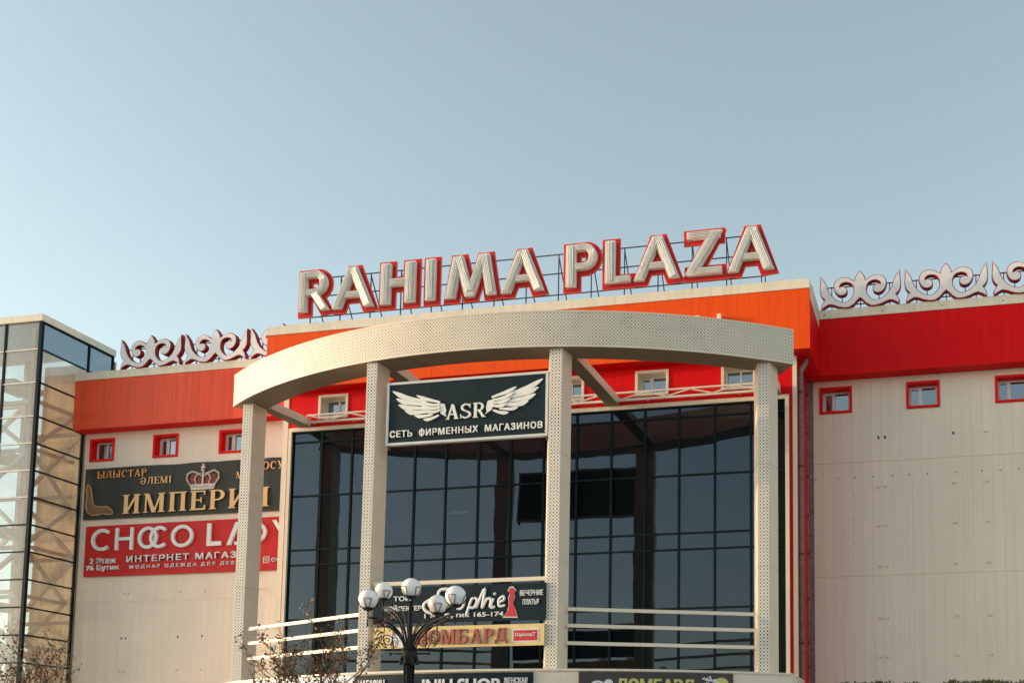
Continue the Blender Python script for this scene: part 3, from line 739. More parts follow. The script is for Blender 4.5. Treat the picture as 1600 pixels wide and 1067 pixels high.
# ------------------------------------------------------------------ roof ornaments
RO = [(0,0.237),(.067,.178),(.15,.083),(.266,.011),(.35,.003),(.434,.014),(.551,.047),(.62,.080),(.686,.105),(.74,.117),(.786,.114),(.868,.071),(.975,.001),(.976,.05),(.968,.097),(.936,.188),(.888,.262),(.935,.305),(.972,.359),(.995,.415),(1.007,.478),(1.008,.55),(1.001,.619),(.992,.778),(.989,.892),(.912,.786),(.875,.735),(.844,.669),(.815,.59),(.791,.516),(.76,.445),(.723,.382),(.675,.32),(.621,.269),(.565,.225),(.503,.192),(.44,.168),(.369,.16),(.305,.185),(.252,.232),(.21,.285),(.178,.344),(.163,.405),(.163,.468),(.170,.525),(.189,.572),(.218,.612),(.257,.636),(.31,.655),(.358,.662),(.41,.655),(.459,.635),(.49,.605),(.5,.561),(.455,.577),(.408,.569),(.36,.553),(.331,.523),(.315,.483),(.314,.437),(.328,.395),(.355,.363),(.40,.337),(.455,.327),(.51,.338),(.556,.362),(.595,.40),(.624,.444),(.648,.50),(.659,.563),(.655,.63),(.635,.689),(.598,.74),(.544,.776),(.49,.802),(.428,.814),(.36,.810),(.293,.791),(.235,.762),(.191,.722),(.14,.70),(.13,.76),(.108,.809),(.06,.88),(0,.952)]
def ornament_shape(cx, zb, inset=0.0):
    P = RO + [(-x,z) for x,z in reversed(RO[1:-1])]
    P = [(cx+x, zb+z) for x,z in P]
    if inset:
        n = len(P); Q = []
        for i in range(n):
            p0,p1,p2 = Vector(P[i-1]),Vector(P[i]),Vector(P[(i+1)%n])
            d1,d2 = (p1-p0).normalized(),(p2-p1).normalized(); n1,n2 = Vector((d1.y,-d1.x)),Vector((d2.y,-d2.x)); k = max(.5,1+n1.dot(n2))
            Q.append(tuple(p1-(n1+n2)*inset/k))
        P = Q
    return P
def ornament(cx, label):
    r = thing('roof_ornament', label, 'ornament', (cx,-.42,13.165), 'scrolled ornaments along the parapets')
    put('ornament_side', MB().prism(ornament_shape(cx,13.15), -.49, -.35), orn_side, r)
    put('neon_outline', MB().prism(ornament_shape(cx,13.15,.004), -.497, -.491), orn_rim, r)
    put('ornament_face', MB().prism(ornament_shape(cx,13.15,.021), -.505, -.498), orn_face, r)
    fr = MB()
    for z in (13.30,13.78): fr.bar((cx-.98,-.33,z),(cx+.98,-.33,z),.022)
    put('support_rail', fr, steel_dark, r)
    for x in (-.72,-.46,0,.46,.72):
        put('support_post', MB().bar((cx+x,-.33,13.16),(cx+x,-.33,13.80),.022), steel_dark, r)
    return r
ornament(-22.235, 'scrolled white and red roof ornament nearest the glass tower')
ornament(-20.13, 'second scrolled roof ornament from the glass tower')
ornament(-18.03, 'scrolled roof ornament over the left wing half hidden by the orange block')
ornament(-2.0, 'scrolled roof ornament on the right wing next to the orange block')
ornament(.10, 'second scrolled roof ornament to the right of the orange block')
ornament(2.2, 'scrolled roof ornament cut by the right edge of the photo')

# ------------------------------------------------------------------ serif and sans letters for signs
def serif(ch, w=.8, h=1.0, t=.19, th=.075, sf=.075, sl=.07):
    """polygons in a box 0..w by 0..h: t thick stem, th thin stroke, sf serif height, sl serif overhang"""
    P = []
    def stem(x, z0=0, z1=h, ww=t, bot=True, top=True):
        P.append(rect(x,x+ww,z0,z1))
        if bot: P.append(rect(x-sl,x+ww+sl,z0,z0+sf*.7))
        if top: P.append(rect(x-sl,x+ww+sl,z1-sf*.7,z1))
    if ch == 'И': stem(sl); stem(w-t-sl); P.append(para(sl+t*.8,h*.12,w-sl-t*.8,h*.88,th*1.6))
    elif ch == 'М':
        stem(sl,ww=th); stem(w-t-sl); P.append(para(w*.5,0,sl+t*.45,h,t)); P.append(para(w*.5,0,w-sl-t*.7,h,th*1.2))
    elif ch == 'П': stem(sl); stem(w-t-sl); P.append(rect(sl,w-sl,h-sf,h))
    elif ch == 'Е':
        stem(sl); P.append(rect(sl,w-.02,h-sf,h)); P.append(rect(sl,w,0,sf)); P.append(rect(sl+t,w*.72,h*.48,h*.48+sf*.8))
        P.append(rect(w-.09,w-.02,h-.22,h-sf)); P.append(rect(w-.07,w,sf,.24)); P.append(rect(w*.72-.03,w*.72+.03,h*.38,h*.66))
    elif ch == 'Р': stem(sl); P.append(rect(sl+t,w*.55,h-sf,h)); P.append(rect(sl+t,w*.55,h*.45,h*.45+sf)); P.extend(arcpolys(w*.55,h*.725,w*.45,h*.275,-90,90,t*.95,8,sf))
    elif ch == 'Я':
        stem(w-t-sl); P.append(rect(w*.45,w-sl-t,h-sf,h)); P.append(rect(w*.45,w-sl-t,h*.45,h*.45+sf)); P.extend(arcpolys(w*.45,h*.725,w*.40,h*.275,90,270,t*.95,8,sf)); P.append(para(t*.5,0,w*.5,h*.47,t)); P.append(rect(0,t*1.1,0,sf*.7))
    elif ch == 'Ы':
        stem(sl); P.append(rect(sl+t,w*.40,h*.52,h*.52+sf)); P.append(rect(sl+t,w*.40,0,sf)); P.extend(arcpolys(w*.40,h*.295,w*.26,h*.295,-90,90,t*.85,8,sf)); stem(w-t-sl)
    elif ch == 'Д':
        P.append(rect(0,w,0+.14*h,.14*h+sf)); P.append(rect(0,th,-.06,.16)); P.append(rect(w-th,w,-.06,.16)); stem(w-t-sl*1.6,.14*h,h,bot=False); P.append(para(w*.2,.15*h,w*.36,h,th*1.3)); P.append(rect(w*.28,w-sl,h-sf*.7,h))
    elif ch == 'С': P.extend(arcpolys(w*.52,h*.5,w*.5,h*.5,50,310,t,14,sf)); P.append(rect(w*.82,w*.90,h*.66,h*.95))
    elif ch == 'О': P.extend(arcpolys(w*.5,h*.5,w*.5,h*.5,0,360,t,18,sf))
    elif ch == 'Т': stem(w/2-t/2,top=False); P.append(rect(0,w,h-sf,h)); P.append(rect(0,.06,h-.25,h-sf)); P.append(rect(w-.06,w,h-.25,h-sf))
    elif ch in 'АA': P.append(para(w*.13,0,w*.49,h,th*1.3)); P.append(para(w*.84,0,w*.5,h,t*1.05)); P.append(rect(w*.26,w*.7,h*.30,h*.30+sf)); P.append(rect(0,w*.28,0,sf*.7)); P.append(rect(w*.66,w,0,sf*.7))
    elif ch == 'Ә': P.extend(arcpolys(w*.48,h*.5,w*.48,h*.5,-170,150,t,14,sf)); P.append(rect(w*.04,w*.9,h*.45,h*.45+sf))
    elif ch == 'Л': stem(w-t-sl); P.append(para(w*.16,0,w*.38,h,th*1.4)); P.append(rect(w*.3,w-sl,h-sf*.8,h)); P.append(rect(0,w*.3,0,sf*.7))
    elif ch == 'І' or ch == 'I': stem(w/2-t/2)
    elif ch == 'У': P.append(para(w*.36,0,w*.86,h,th*1.4)); P.append(para(w*.5,h*.35,w*.16,h,t)); P.append(rect(0,w*.36,h-sf*.7,h)); P.append(rect(w*.68,w,h-sf*.7,h)); P.append(rect(w*.2,w*.42,0,sf))
    elif ch == 'Б': stem(sl); P.append(rect(sl,w*.9,h-sf,h)); P.append(rect(w*.83,w*.9,h-.25,h-sf)); P.append(rect(sl+t,w*.5,h*.52,h*.52+sf)); P.append(rect(sl+t,w*.5,0,sf)); P.extend(arcpolys(w*.5,h*.295,w*.46,h*.295,-90,90,t*.95,8,sf))
    elif ch == 'S': P.extend(arcpolys(w*.5,h*.74,w*.40,h*.26,30,270,t*.85,10,sf*1.2)); P.extend(arcpolys(w*.5,h*.26,w*.43,h*.26,-150,90,t*.85,10,sf*1.2)); P.append(rect(w*.80,w*.87,h*.70,h*.98)); P.append(rect(w*.08,w*.15,.02,h*.3))
    elif ch == 'R': stem(sl); P.append(rect(sl+t,w*.5,h-sf,h)); P.append(rect(sl+t,w*.5,h*.46,h*.46+sf)); P.extend(arcpolys(w*.5,h*.73,w*.36,h*.27,-90,90,t*.9,8,sf)); P.append(para(w*.86,0,w*.5,h*.48,t)); P.append(rect(w*.74,w+.02,0,sf*.7))
    return P
def serif_word(word, x0, x1, z0, z1, y, depth, m, side, parent, widths=None, spacing=.12, z_shift=None):
    """letters of a word as separate parts spread from x0 to x1"""
    H = z1-z0
    ws = [dict(М=1.02,Ы=1.1,І=.42,С=.8,Е=.72,Р=.72,Т=.78).get(c, .84) for c in word]
    tot = sum(ws)+spacing*(len(word)-1); k = (x1-x0)/tot; x = x0
    for c, w in zip(word, ws):
        mb = MB(); ms = MB()
        for j, P in enumerate(serif(c, w)):
            Q = [(x+p[0]*k, z0+p[1]*H) for p in P]
            conv(mb, Q, y-depth-.004-j*.0004, y-depth+.004); conv(ms, Q, y-depth, y)
        l = put('letter', ms, side, parent, org=(x,y,z0)); put('letter_face', mb, m, l)
        x += (w+spacing)*k
_tcache = {}
def text(name, s, x0, x1, z0, z1, y, depth, m, parent, bold=.0, shear=0.0, spacing=1.0, split=False):
    """a line of plain lettering fitted to a box on a facade plane"""
    cu = bpy.data.curves.new('lettering', 'FONT'); cu.body = s; cu.size = 1; cu.extrude = .5
    cu.shear = shear; cu.space_character = spacing; cu.resolution_u = 3
    to = bpy.data.objects.new('lettering_tmp', cu); COL.objects.link(to)
    dg = bpy.context.evaluated_depsgraph_get(); me = bpy.data.meshes.new_from_object(to.evaluated_get(dg))
    bpy.data.objects.remove(to)
    vs_ = [v.co.copy() for v in me.vertices]
    ax0, ax1 = min(v.x for v in vs_), max(v.x for v in vs_); ay0, ay1 = min(v.y for v in vs_), max(v.y for v in vs_)
    for v in me.vertices:
        c = v.co
        v.co = Vector((x0+(c.x-ax0)/(ax1-ax0)*(x1-x0), y-(c.z+.5)*depth, z0+(c.y-ay0)/(ay1-ay0)*(z1-z0)))
    org = ORG[parent.name]
    for v in me.vertices: v.co -= Vector(org)
    base = [v.co.copy() for v in me.vertices]; faces = [tuple(p.vertices) for p in me.polygons]
    def finish(vids, fids, nm):
        rem = {v:i for i,v in enumerate(vids)}; e = bold*(z1-z0)*1.3; vv = []; ff = []
        offs = ((-e,-e*.6),(e,-e*.6),(-e,e*.6),(e,e*.6),(0,0)) if bold else ((0,0),)
        for q, (ex, ez) in enumerate(offs):
            n0 = len(vv)
            vv += [tuple(base[v]+Vector((ex, -.0005*q if base[v].y < y-depth*.5-org[1] else 0, ez))) for v in vids]
            ff += [tuple(rem[i]+n0 for i in faces[f]) for f in fids]
        m_ = bpy.data.meshes.new(nm); m_.from_pydata(vv, [], ff); m_.materials.append(m)
        o = bpy.data.objects.new(nm, m_); COL.objects.link(o); o.parent = parent; ORG[o.name] = org
        return o
    if not split:
        o = finish(list(range(len(base))), list(range(len(faces))), name); o['kind'] = 'stuff'; return o
    # one part per letter: islands whose x ranges overlap belong together
    par = list(range(len(base)))
    def find(a):
        while par[a] != a: par[a] = par[par[a]]; a = par[a]
        return a
    for f in faces:
        for v in f[1:]: par[find(v)] = find(f[0])
    isl = {}
    for v in range(len(base)): isl.setdefault(find(v), []).append(v)
    rng = sorted([(min(base[v].x for v in vs_), max(base[v].x for v in vs_), vs_) for vs_ in isl.values()], key=lambda t: t[0])
    groups = []
    for a, b, vs_ in rng:
        if groups and a < groups[-1][1]-.35*(b-a): groups[-1][1] = max(groups[-1][1], b); groups[-1][2] += vs_
        else: groups.append([a, b, list(vs_)])
    os_ = []
    for a, b, vs_ in groups:
        st = set(vs_); os_.append(finish(vs_, [i for i, f in enumerate(faces) if f[0] in st], 'letter'))
    return os_
def strokes(polys, y, depth, m, parent, name='letter', face=None):
    mb = MB()
    for j, P in enumerate(polys): conv(mb, P, y-depth-j*.0004, y)
    xs = [p[0] for P in polys for p in P]
    return put(name, mb, m, parent, org=(min(xs), y, 0))

# ---- dark banner with gold letters
im = thing('gold_letter_banner', 'dark grey banner with gold raised letters ИМПЕРИЯ and a crown, above the red banner', 'banner', (-21,-.02,8.9))
mb = MB(); n = 12
top = [(-24.55+7.3*k/n, 10.40+random.uniform(-.02,.015)) for k in range(n+1)]
put('banner_sheet', MB().prism([(-24.55,8.905),(-17.25,8.885)]+top[::-1], -.07, -.035), sign_grey, im)
serif_word('ИМПЕРИЯ', -23.20, -18.50, 9.005, 9.562, -.071, .05, gold_letter, rust, im, spacing=.17)
serif_word('ЫДЫСТАР', -24.12, -22.48, 10.095, 10.30, -.071, .03, orange_letter, rust, im)
serif_word('ӘЛЕМІ', -22.67, -21.645, 9.85, 10.05, -.071, .03, gold_letter, rust, im)
serif_word('МИР', -19.57, -18.98, 9.85, 10.05, -.071, .03, gold_letter, rust, im)
serif_word('ПОСУДЫ', -18.98, -17.55, 10.065, 10.29, -.071, .03, gold_letter, rust, im)
# crown
cr = put('crown_relief', MB().prism([(-21.00,9.60),(-20.28,9.60),(-20.22,9.76),(-21.06,9.76)], -.10, -.072), silver, im, org=(-20.64,-.08,9.6))
for side in (-1,1):
    c0 = -20.64
    P = [Vector((c0+side*.42,9.76)),Vector((c0+side*.52,9.92)),Vector((c0+side*.50,10.06)),Vector((c0+side*.36,10.14)),Vector((c0+side*.16,10.08)),Vector((c0+side*.06,10.0))]
    put('crown_arch', MB().tube([(p.x,-.09,p.y) for p in P], .028, 8), silver, cr, smooth=True)
    P2 = [Vector((c0+side*.20,9.76)),Vector((c0+side*.26,9.90)),Vector((c0+side*.20,10.02)),Vector((c0+side*.08,10.08))]
    put('crown_arch', MB().tube([(p.x,-.10,p.y) for p in P2], .02, 8), silver, cr, smooth=True)
    put('velvet_panel', MB().prism([(c0+side*.08,9.77),(c0+side*.38,9.77),(c0+side*.44,9.92),(c0+side*.38,10.05),(c0+side*.2,10.06),(c0+side*.08,9.95)][::side], -.080, -.073), crown_red, cr)
    mb = MB()
    for k in range(9):
        t = k/8*(len(P)-1); i = min(int(t),len(P)-2); q = P[i].lerp(P[i+1], t-i); mb.ball((q.x,-.115,q.y), .022, 8, 6)
    put('pearl', mb, silver, cr, smooth=True, stuff=True)
put('crown_cross', MB().box(-20.665,-20.615,-.11,-.075,9.76,10.34).box(-20.71,-20.57,-.105,-.078,10.22,10.27), silver, cr)
put('crown_orb', MB().ball((-20.64,-.10,10.16), .055, 12, 8), silver, cr, smooth=True)
mb = MB()
for k in range(13): mb.ball((-21.0+k*.06,-.105,9.68+.012*math.sin(k)), .024, 8, 6)
put('pearl', mb, silver, cr, smooth=True, stuff=True)
# gilt scroll figure at the lower left of the banner
P = [(-24.42,9.95),(-24.36,9.88),(-24.30,9.78),(-24.27,9.62),(-24.25,9.48),(-24.20,9.34),(-24.08,9.27),(-23.92,9.26),(-23.78,9.27),(-23.64,9.20),(-23.54,9.10),(-23.56,9.02),(-23.72,9.02),(-23.86,9.06),(-24.05,9.01),(-24.24,9.02),(-24.38,9.10),(-24.46,9.26),(-24.45,9.45),(-24.43,9.60),(-24.47,9.76),(-24.46,9.88)]
gf = put('gilt_figure', MB().prism(P[::-1], -.085, -.071), gold_dark, im)
put('gilt_outline', MB().tube([(x,-.088,z) for x,z in P+P[:1]], .009, 6), gold_letter, gf)

# ---- red banner
cb = thing('red_letter_banner', 'red banner with white raised letters CHOCO LADY under the dark gold-lettered banner', 'banner', (-21,-.02,7.2))
put('banner_sheet', MB().prism([(-24.42,7.225),(-17.25,7.20),(-17.25,8.71),(-24.42,8.70)], -.07, -.035), sign_red, cb)
for x in (-22.6,-20.8,-19.0): put('sheet_joint', MB().box(x,x+.006,-.0725,-.0705,7.23,8.69), sign_inset, cb)
zb, zt = 7.955, 8.60; zc = (zb+zt)/2; rz = (zt-zb)/2; W = .095
strokes(arcpolys(-23.82,zc,.355,rz,48,312,W,18), -.071,.06,white_letter,cb)
strokes([rect(-23.38,-23.285,zb,zt),rect(-22.89,-22.795,zb,zt),rect(-23.285,-22.89,zc-.045,zc+.045)], -.071,.06,white_letter,cb)
strokes(arcpolys(-22.31,zc,.32,rz,0,360,W,24), -.071,.06,white_letter,cb)
strokes(arcpolys(-21.93,zc,.32,rz,45,315,W,18), -.071,.066,white_letter,cb)
strokes(arcpolys(-21.195,zc,.355,rz,0,360,W,24), -.071,.06,white_letter,cb)
strokes([rect(-20.40,-20.28,zb,zt),rect(-20.28,-19.945,zb,zb+.12)], -.071,.06,white_letter,cb)
strokes([para(-19.70,zb,-19.44,zt,.13),para(-19.16,zb,-19.42,zt,.13),rect(-19.52,-19.27,zb,zb+.09)], -.071,.06,white_letter,cb)
strokes([rect(-19.03,-18.93,zb,zt)]+arcpolys(-18.93,zc,.40,rz,-90,90,W,14), -.071,.06,white_letter,cb)
strokes([para(-18.05,zb+.28,-18.30,zt,.12),para(-18.05,zb+.28,-17.80,zt,.12),rect(-18.11,-17.99,zb,zb+.30)], -.071,.06,white_letter,cb)
text('lettering','ИНТЕРНЕТ МАГАЗИН', -22.975,-18.90,7.597,7.775,-.071,.04,white_letter,cb,bold=.03,split=True,spacing=1.25)
text('lettering','МОДНАЯ ОДЕЖДА ДЛЯ ДЕВУШЕК', -22.88,-18.85,7.392,7.505,-.071,.02,white_letter,cb,bold=.02,spacing=1.5)
text('lettering','2 Этаж', -24.205,-23.345,7.59,7.76,-.071,.03,white_letter,cb,bold=.03)
text('lettering','76 Бутик', -24.315,-23.235,7.365,7.545,-.071,.03,white_letter,cb,bold=.03)
text('lettering','CHOCOLADY', -18.365,-17.4,7.44,7.545,-.071,.02,white_letter,cb,bold=.02)
cg = MB(); cx_, cz_, s_ = -18.52, 7.50, .085
for a, b in (((-1,-1),(1,-1)),((1,-1),(1,1)),((1,1),(-1,1)),((-1,1),(-1,-1))):
    cg.bar((cx_+a[0]*s_,-.08,cz_+a[1]*s_),(cx_+b[0]*s_,-.08,cz_+b[1]*s_),.018)
for P in arcpolys(cx_,cz_,.045,.045,0,360,.015,14): conv(cg,P,-.085,-.071)
cg.ball((cx_+.055,-.08,cz_+.055),.010,6,4)
put('camera_icon', cg, white_letter, cb)

# ---- framed wing sign between the middle columns
wg = thing('winged_shop_sign', 'dark framed sign with white wings and letters ASR hung between the middle columns', 'sign', (-10.4,-4.9,8.92), drawn=True)
put('sign_panel', MB().box(-12.28,-8.53,-4.875,-4.80,8.97,10.34), sign_dark, wg)
for (a,b,c,d) in ((-12.335,-8.48,10.325,10.385),(-12.335,-8.48,8.925,8.985)): put('frame_bar', MB().box(a,b,-4.90,-4.79,c,d), sign_frame, wg, bevel=.006)
for (a,b) in ((-12.335,-12.275),(-8.54,-8.48)): put('frame_bar', MB().box(a,b,-4.90,-4.79,8.987,10.323), sign_frame, wg, bevel=.006)
for x in (-11.35,-10.42,-9.45): put('panel_joint', MB().box(x-.003,x+.003,-4.8775,-4.8755,8.99,10.32), steel_dark, wg)
for x in (-12.30,-8.53): put('hanging_bracket', MB().box(x,x+.05,-4.86,-4.80,8.84,8.92), rust, wg)
def feather(mb, pts, w0, w1, y, k):
    """pointed feather: a ribbon that swells from its tip, along a smooth curve"""
    V = [Vector(p) for p in pts]; S = []
    for i in range(len(V)-1):
        p0,p1,p2,p3 = V[max(i-1,0)],V[i],V[i+1],V[min(i+2,len(V)-1)]
        for q in range(5):
            t = q/5; S.append(.5*((2*p1)+(p2-p0)*t+(2*p0-5*p1+4*p2-p3)*t*t+(3*p1-p0-3*p2+p3)*t**3))
    S.append(V[-1]); n = len(S); L = []; Rr = []
    for i, p in enumerate(S):
        d = (S[min(i+1,n-1)]-S[max(i-1,0)]).normalized(); nn = Vector((-d.y,d.x)); t = i/(n-1)
        w = w1*(min(1, .10+2.6*t**.8))*(1-.45*max(0,(t-.35)/.65))
        L.append(p+nn*w/2); Rr.append(p-nn*w/2)
    P = [tuple(p) for p in Rr+L[::-1]]
    A = sum(P[i][0]*P[(i+1)%len(P)][1]-P[(i+1)%len(P)][0]*P[i][1] for i in range(len(P)))
    mb.prism(P if A > 0 else P[::-1], y-.018-k*.003, y)
# wing drawn for the left side: (tip) -> (root); mirrored for the right one
F = [((-12.215,10.205),(-11.95,10.06),(-11.66,9.975),(-11.42,9.93),(-11.60,9.93)),]
outer = [((-12.20,10.185),(-11.95,10.05),(-11.66,9.955),(-11.36,9.90)),((-12.10,10.00),(-11.90,9.915),(-11.66,9.865),(-11.38,9.82)),((-12.04,9.855),(-11.85,9.78),(-11.62,9.755),(-11.36,9.73)),((-11.88,9.71),(-11.70,9.655),(-11.50,9.65),(-11.30,9.66)),((-11.64,9.58),(-11.50,9.55),(-11.34,9.56),(-11.20,9.58)),((-11.42,9.475),(-11.30,9.47),(-11.18,9.50),(-11.05,9.55))]
inner = [((-11.60,10.04),(-11.40,9.95),(-11.20,9.89),(-11.02,9.84)),((-11.52,9.90),(-11.36,9.83),(-11.20,9.79),(-11.04,9.78)),((-11.46,9.78),(-11.32,9.73),(-11.18,9.71),(-11.02,9.72)),((-11.36,9.66),(-11.25,9.63),(-11.14,9.63),(-11.02,9.66))]
def wing(mir):
    mx_ = (lambda x: -20.81-x) if mir else (lambda x: x)
    root = put('wing_relief', MB().prism(sorted_ccw([(mx_(a),b) for a,b in ((-11.10,9.83),(-10.92,9.80),(-10.88,9.66),(-10.90,9.56),(-10.86,9.50),(-11.0,9.58),(-11.06,9.68))]), -4.905, -4.877), warm_letter, wg)
    for j, f in enumerate(outer):
        mb = MB(); feather(mb, [(mx_(a),b+(.03 if mir else 0)) for a,b in f], .035, .108 if j < 4 else .075, -4.877, j); put('feather', mb, warm_letter, root)
    for j, f in enumerate(inner):
        mb = MB(); feather(mb, [(mx_(a),b+(.03 if mir else 0)) for a,b in f], .03, .078, -4.893, j+3); put('feather', mb, warm_letter, root)
def sorted_ccw(P):
    A = sum(P[i][0]*P[(i+1)%len(P)][1]-P[(i+1)%len(P)][0]*P[i][1] for i in range(len(P)))
    return P if A > 0 else P[::-1]
wing(False); wing(True)
serif_word('ASR', -10.87,-9.93,9.43,9.77,-4.877,.04,warm_letter,sign_frame,wg,spacing=.06)
ls_ = text('lettering','СЕТЬ  ОИРМЕННЫХ  МАГАЗИНОВ', -12.22,-8.60,9.105,9.255,-4.877,.035,warm_letter,wg,bold=.03,split=True,spacing=1.15)
o = ls_[4]; xs = [v.co.x+ORG[wg.name][0] for v in o.data.vertices]; xm = (min(xs)+max(xs))/2; zs = [v.co.z+ORG[wg.name][2] for v in o.data.vertices]
put('letter_stem', MB().box(xm-.016,xm+.016,-4.915,-4.877,min(zs)-.012,max(zs)+.012), warm_letter, o)

# ---- evening dress sign
sg = thing('evening_dress_sign', 'dark sign with white script and a red dress figure behind the lamp globes', 'sign', (-10.4,-4.95,4.86), drawn=True)
put('sign_panel', MB().box(-12.45,-8.43,-4.99,-4.93,4.875,5.675), sign_dark, sg)
text('lettering','ТОЙ', -11.95,-11.55,5.37,5.50,-4.992,.02,white_letter,sg,bold=.03)
text('lettering','КӨЙЛЕКТЕР', -12.16,-11.28,5.15,5.28,-4.992,.02,white_letter,sg,bold=.03)
def ribbon(pts, w, y, dep, m, parent, name='script_letter'):
    V = [Vector(p) for p in pts]; P = []
    # smooth with catmull-rom
    S = []
    for i in range(len(V)-1):
        p0,p1,p2,p3 = V[max(i-1,0)],V[i],V[i+1],V[min(i+2,len(V)-1)]
        for k in range(5):
            t = k/5; S.append(.5*((2*p1)+(p2-p0)*t+(2*p0-5*p1+4*p2-p3)*t*t+(3*p1-p0-3*p2+p3)*t**3))
    S.append(V[-1]); mb = MB()
    mb.tube([(p.x,y-dep,p.y) for p in S], w/2, 8)
    for i,v in enumerate(mb.v): mb.v[i] = (v[0], y-dep+(v[1]-(y-dep))*.4, v[2])
    return put(name, mb, m, parent, smooth=True)
ribbon([(-10.72,5.30),(-11.0,5.38),(-11.22,5.28),(-11.16,5.12),(-10.9,5.08),(-10.66,5.22),(-10.55,5.42),(-10.62,5.58),(-10.84,5.58),(-10.88,5.44),(-10.7,5.36)], .075, -4.992,.02,white_letter,sg)
ribbon([(-10.5,5.2),(-10.40,5.36),(-10.28,5.30),(-10.34,5.16),(-10.48,5.18)], .065, -4.992,.02,white_letter,sg)
ribbon([(-10.22,5.02),(-10.10,5.36),(-9.98,5.34),(-10.04,5.18),(-10.16,5.18)], .065, -4.992,.02,white_letter,sg)
ribbon([(-10.0,5.16),(-9.80,5.60),(-9.86,5.16),(-9.76,5.34),(-9.66,5.34),(-9.68,5.17)], .065, -4.992,.02,white_letter,sg)
ribbon([(-9.60,5.36),(-9.66,5.17),(-9.56,5.18)], .065, -4.992,.02,white_letter,sg)
put('script_letter', MB().ball((-9.575,-5.0,5.46),.035,10,6), white_letter, sg, smooth=True)
ribbon([(-9.50,5.26),(-9.36,5.32),(-9.38,5.40),(-9.48,5.32),(-9.46,5.19),(-9.33,5.20)], .06, -4.992,.02,white_letter,sg)
text('lettering','1 эт. бутик 165-174', -11.2,-9.37,4.945,5.07,-4.992,.02,white_letter,sg,bold=.03)
dress = [(-9.36,4.96),(-9.06,4.95),(-9.10,5.10),(-9.16,5.24),(-9.12,5.36),(-9.14,5.44),(-9.10,5.50),(-9.16,5.58),(-9.23,5.58),(-9.27,5.50),(-9.22,5.44),(-9.26,5.36),(-9.24,5.24),(-9.27,5.08)]
put('dress_figure_outline', MB().prism(sorted_ccw([(-9.17+(x+9.17)*1.18, 5.26+(z-5.26)*1.08) for x,z in dress]), -4.998,-4.991), white_letter, sg)
put('dress_figure', MB().prism(sorted_ccw(dress), -5.004,-4.999), sign_inset, sg)
text('lettering','ВЕЧЕРНИЕ', -8.995 ,-8.475,5.40,5.515,-4.992,.02,white_letter,sg,bold=.025)
text('lettering','ПЛАТЬЯ', -8.93,-8.57,5.205,5.32,-4.992,.02,white_letter,sg,bold=.025)

# ---- yellow pawnshop sign
yl = thing('yellow_pawnshop_sign', 'narrow yellow sign with raised red letters ЛОМБАРД below the evening dress sign', 'sign', (-10.4,-4.95,4.3), drawn=True)
put('sign_panel', MB().box(-12.42,-8.44,-4.99,-4.93,4.325,4.79), yellow_sign, yl)
put('round_print', MB().prism([(-11.72+.30*math.cos(a*math.pi/12),4.557+.21*math.sin(a*math.pi/12)) for a in range(24)], -4.994,-4.991), white_letter, yl)
text('lettering','1-эт', -11.92,-11.52,4.60,4.70,-4.995,.006,plum_letter,yl,bold=.02)
serif_word('ЛОМБАРД', -11.40,-9.28,4.395,4.71,-4.992,.04,plum_letter,plum_letter,yl)
put('label_border', MB().box(-9.16,-8.56,-4.997,-4.991,4.40,4.685), white_letter, yl)
put('label_print', MB().box(-9.13,-8.59,-5.001,-4.998,4.43,4.655), sign_inset, yl)
text('lettering','DiplomaT', -9.09,-8.63,4.50,4.60,-5.001,.006,white_letter,yl,bold=.02)

# ---- signs on the curved front of the entrance block (bent along the arc)
def curved_panel(parent, x0, x1, z0, z1, off, m, name='sign_panel', n=12):
    f = [(x0+(x1-x0)*k/n, arc_y(x0+(x1-x0)*k/n)-off) for k in range(n+1)]
    return put(name, MB().plan(f+[(x, y+off-.005) for x,y in f[::-1]], z0, z1), m, parent)
def bend(o, y_ref):
    """lay flat lettering onto the curved wall"""
    oy = ORG[o.name]
    for v in o.data.vertices:
        x = v.co.x+oy[0]; v.co.y = v.co.y + (arc_y(x)-y_ref)
ij = thing('clothes_shop_sign', 'dark curved sign with white letters INJU SHOP under the middle columns', 'sign', (-10.2,-5.2,3.0), drawn=True)
curved_panel(ij, -12.75,-8.62,3.0,3.735,.06,sign_dark)
for s, a, b, c, d in (('МАГАЗИН',-12.68,-11.99,3.40,3.62),('INJU SHOP',-11.05,-9.32,3.25,3.60),('ЖЕНСКАЯ',-9.10 if False else -9.22,-8.72,3.50,3.62),('ОДЕЖДА',-9.18,-8.76,3.30,3.42)):
    for o in (text('lettering', s, a, b, c, d, -.062, .02, white_letter, ij, bold=.03, split=True)): bend(o, 0.0)
pw = thing('brown_pawnshop_sign', 'brown curved sign with pale yellow letters ЛОМБАРД under the right railing', 'sign', (-6.1,-4.3,3.0), drawn=True)
curved_panel(pw, -7.66,-4.58,3.0,3.745,.06,brown_sign)
for o in text('lettering','ЛОМБАРД', -6.87,-5.33,3.25,3.60,-.062,.02,yellow_letter,pw,bold=.03,split=True): bend(o, 0.0)
for (r0, m_, e) in ((.20,white_letter,.066),(.15,brown_sign,.070),(.11,yellow_letter,.074)):
    mb = MB(); mb.prism([(-7.27+r0*math.cos(a*math.pi/12),3.36+r0*math.sin(a*math.pi/12)) for a in range(24)], -e,-e+.004)
    o = put('ring_emblem', mb, m_, pw); bend(o, 0)
mb = MB(); mb.prism([(-7.05+.09*math.cos(a*math.pi/8),3.50+.09*math.sin(a*math.pi/8)) for a in range(16)], -.07,-.06); o = put('ring_emblem', mb, white_letter, pw); bend(o,0)
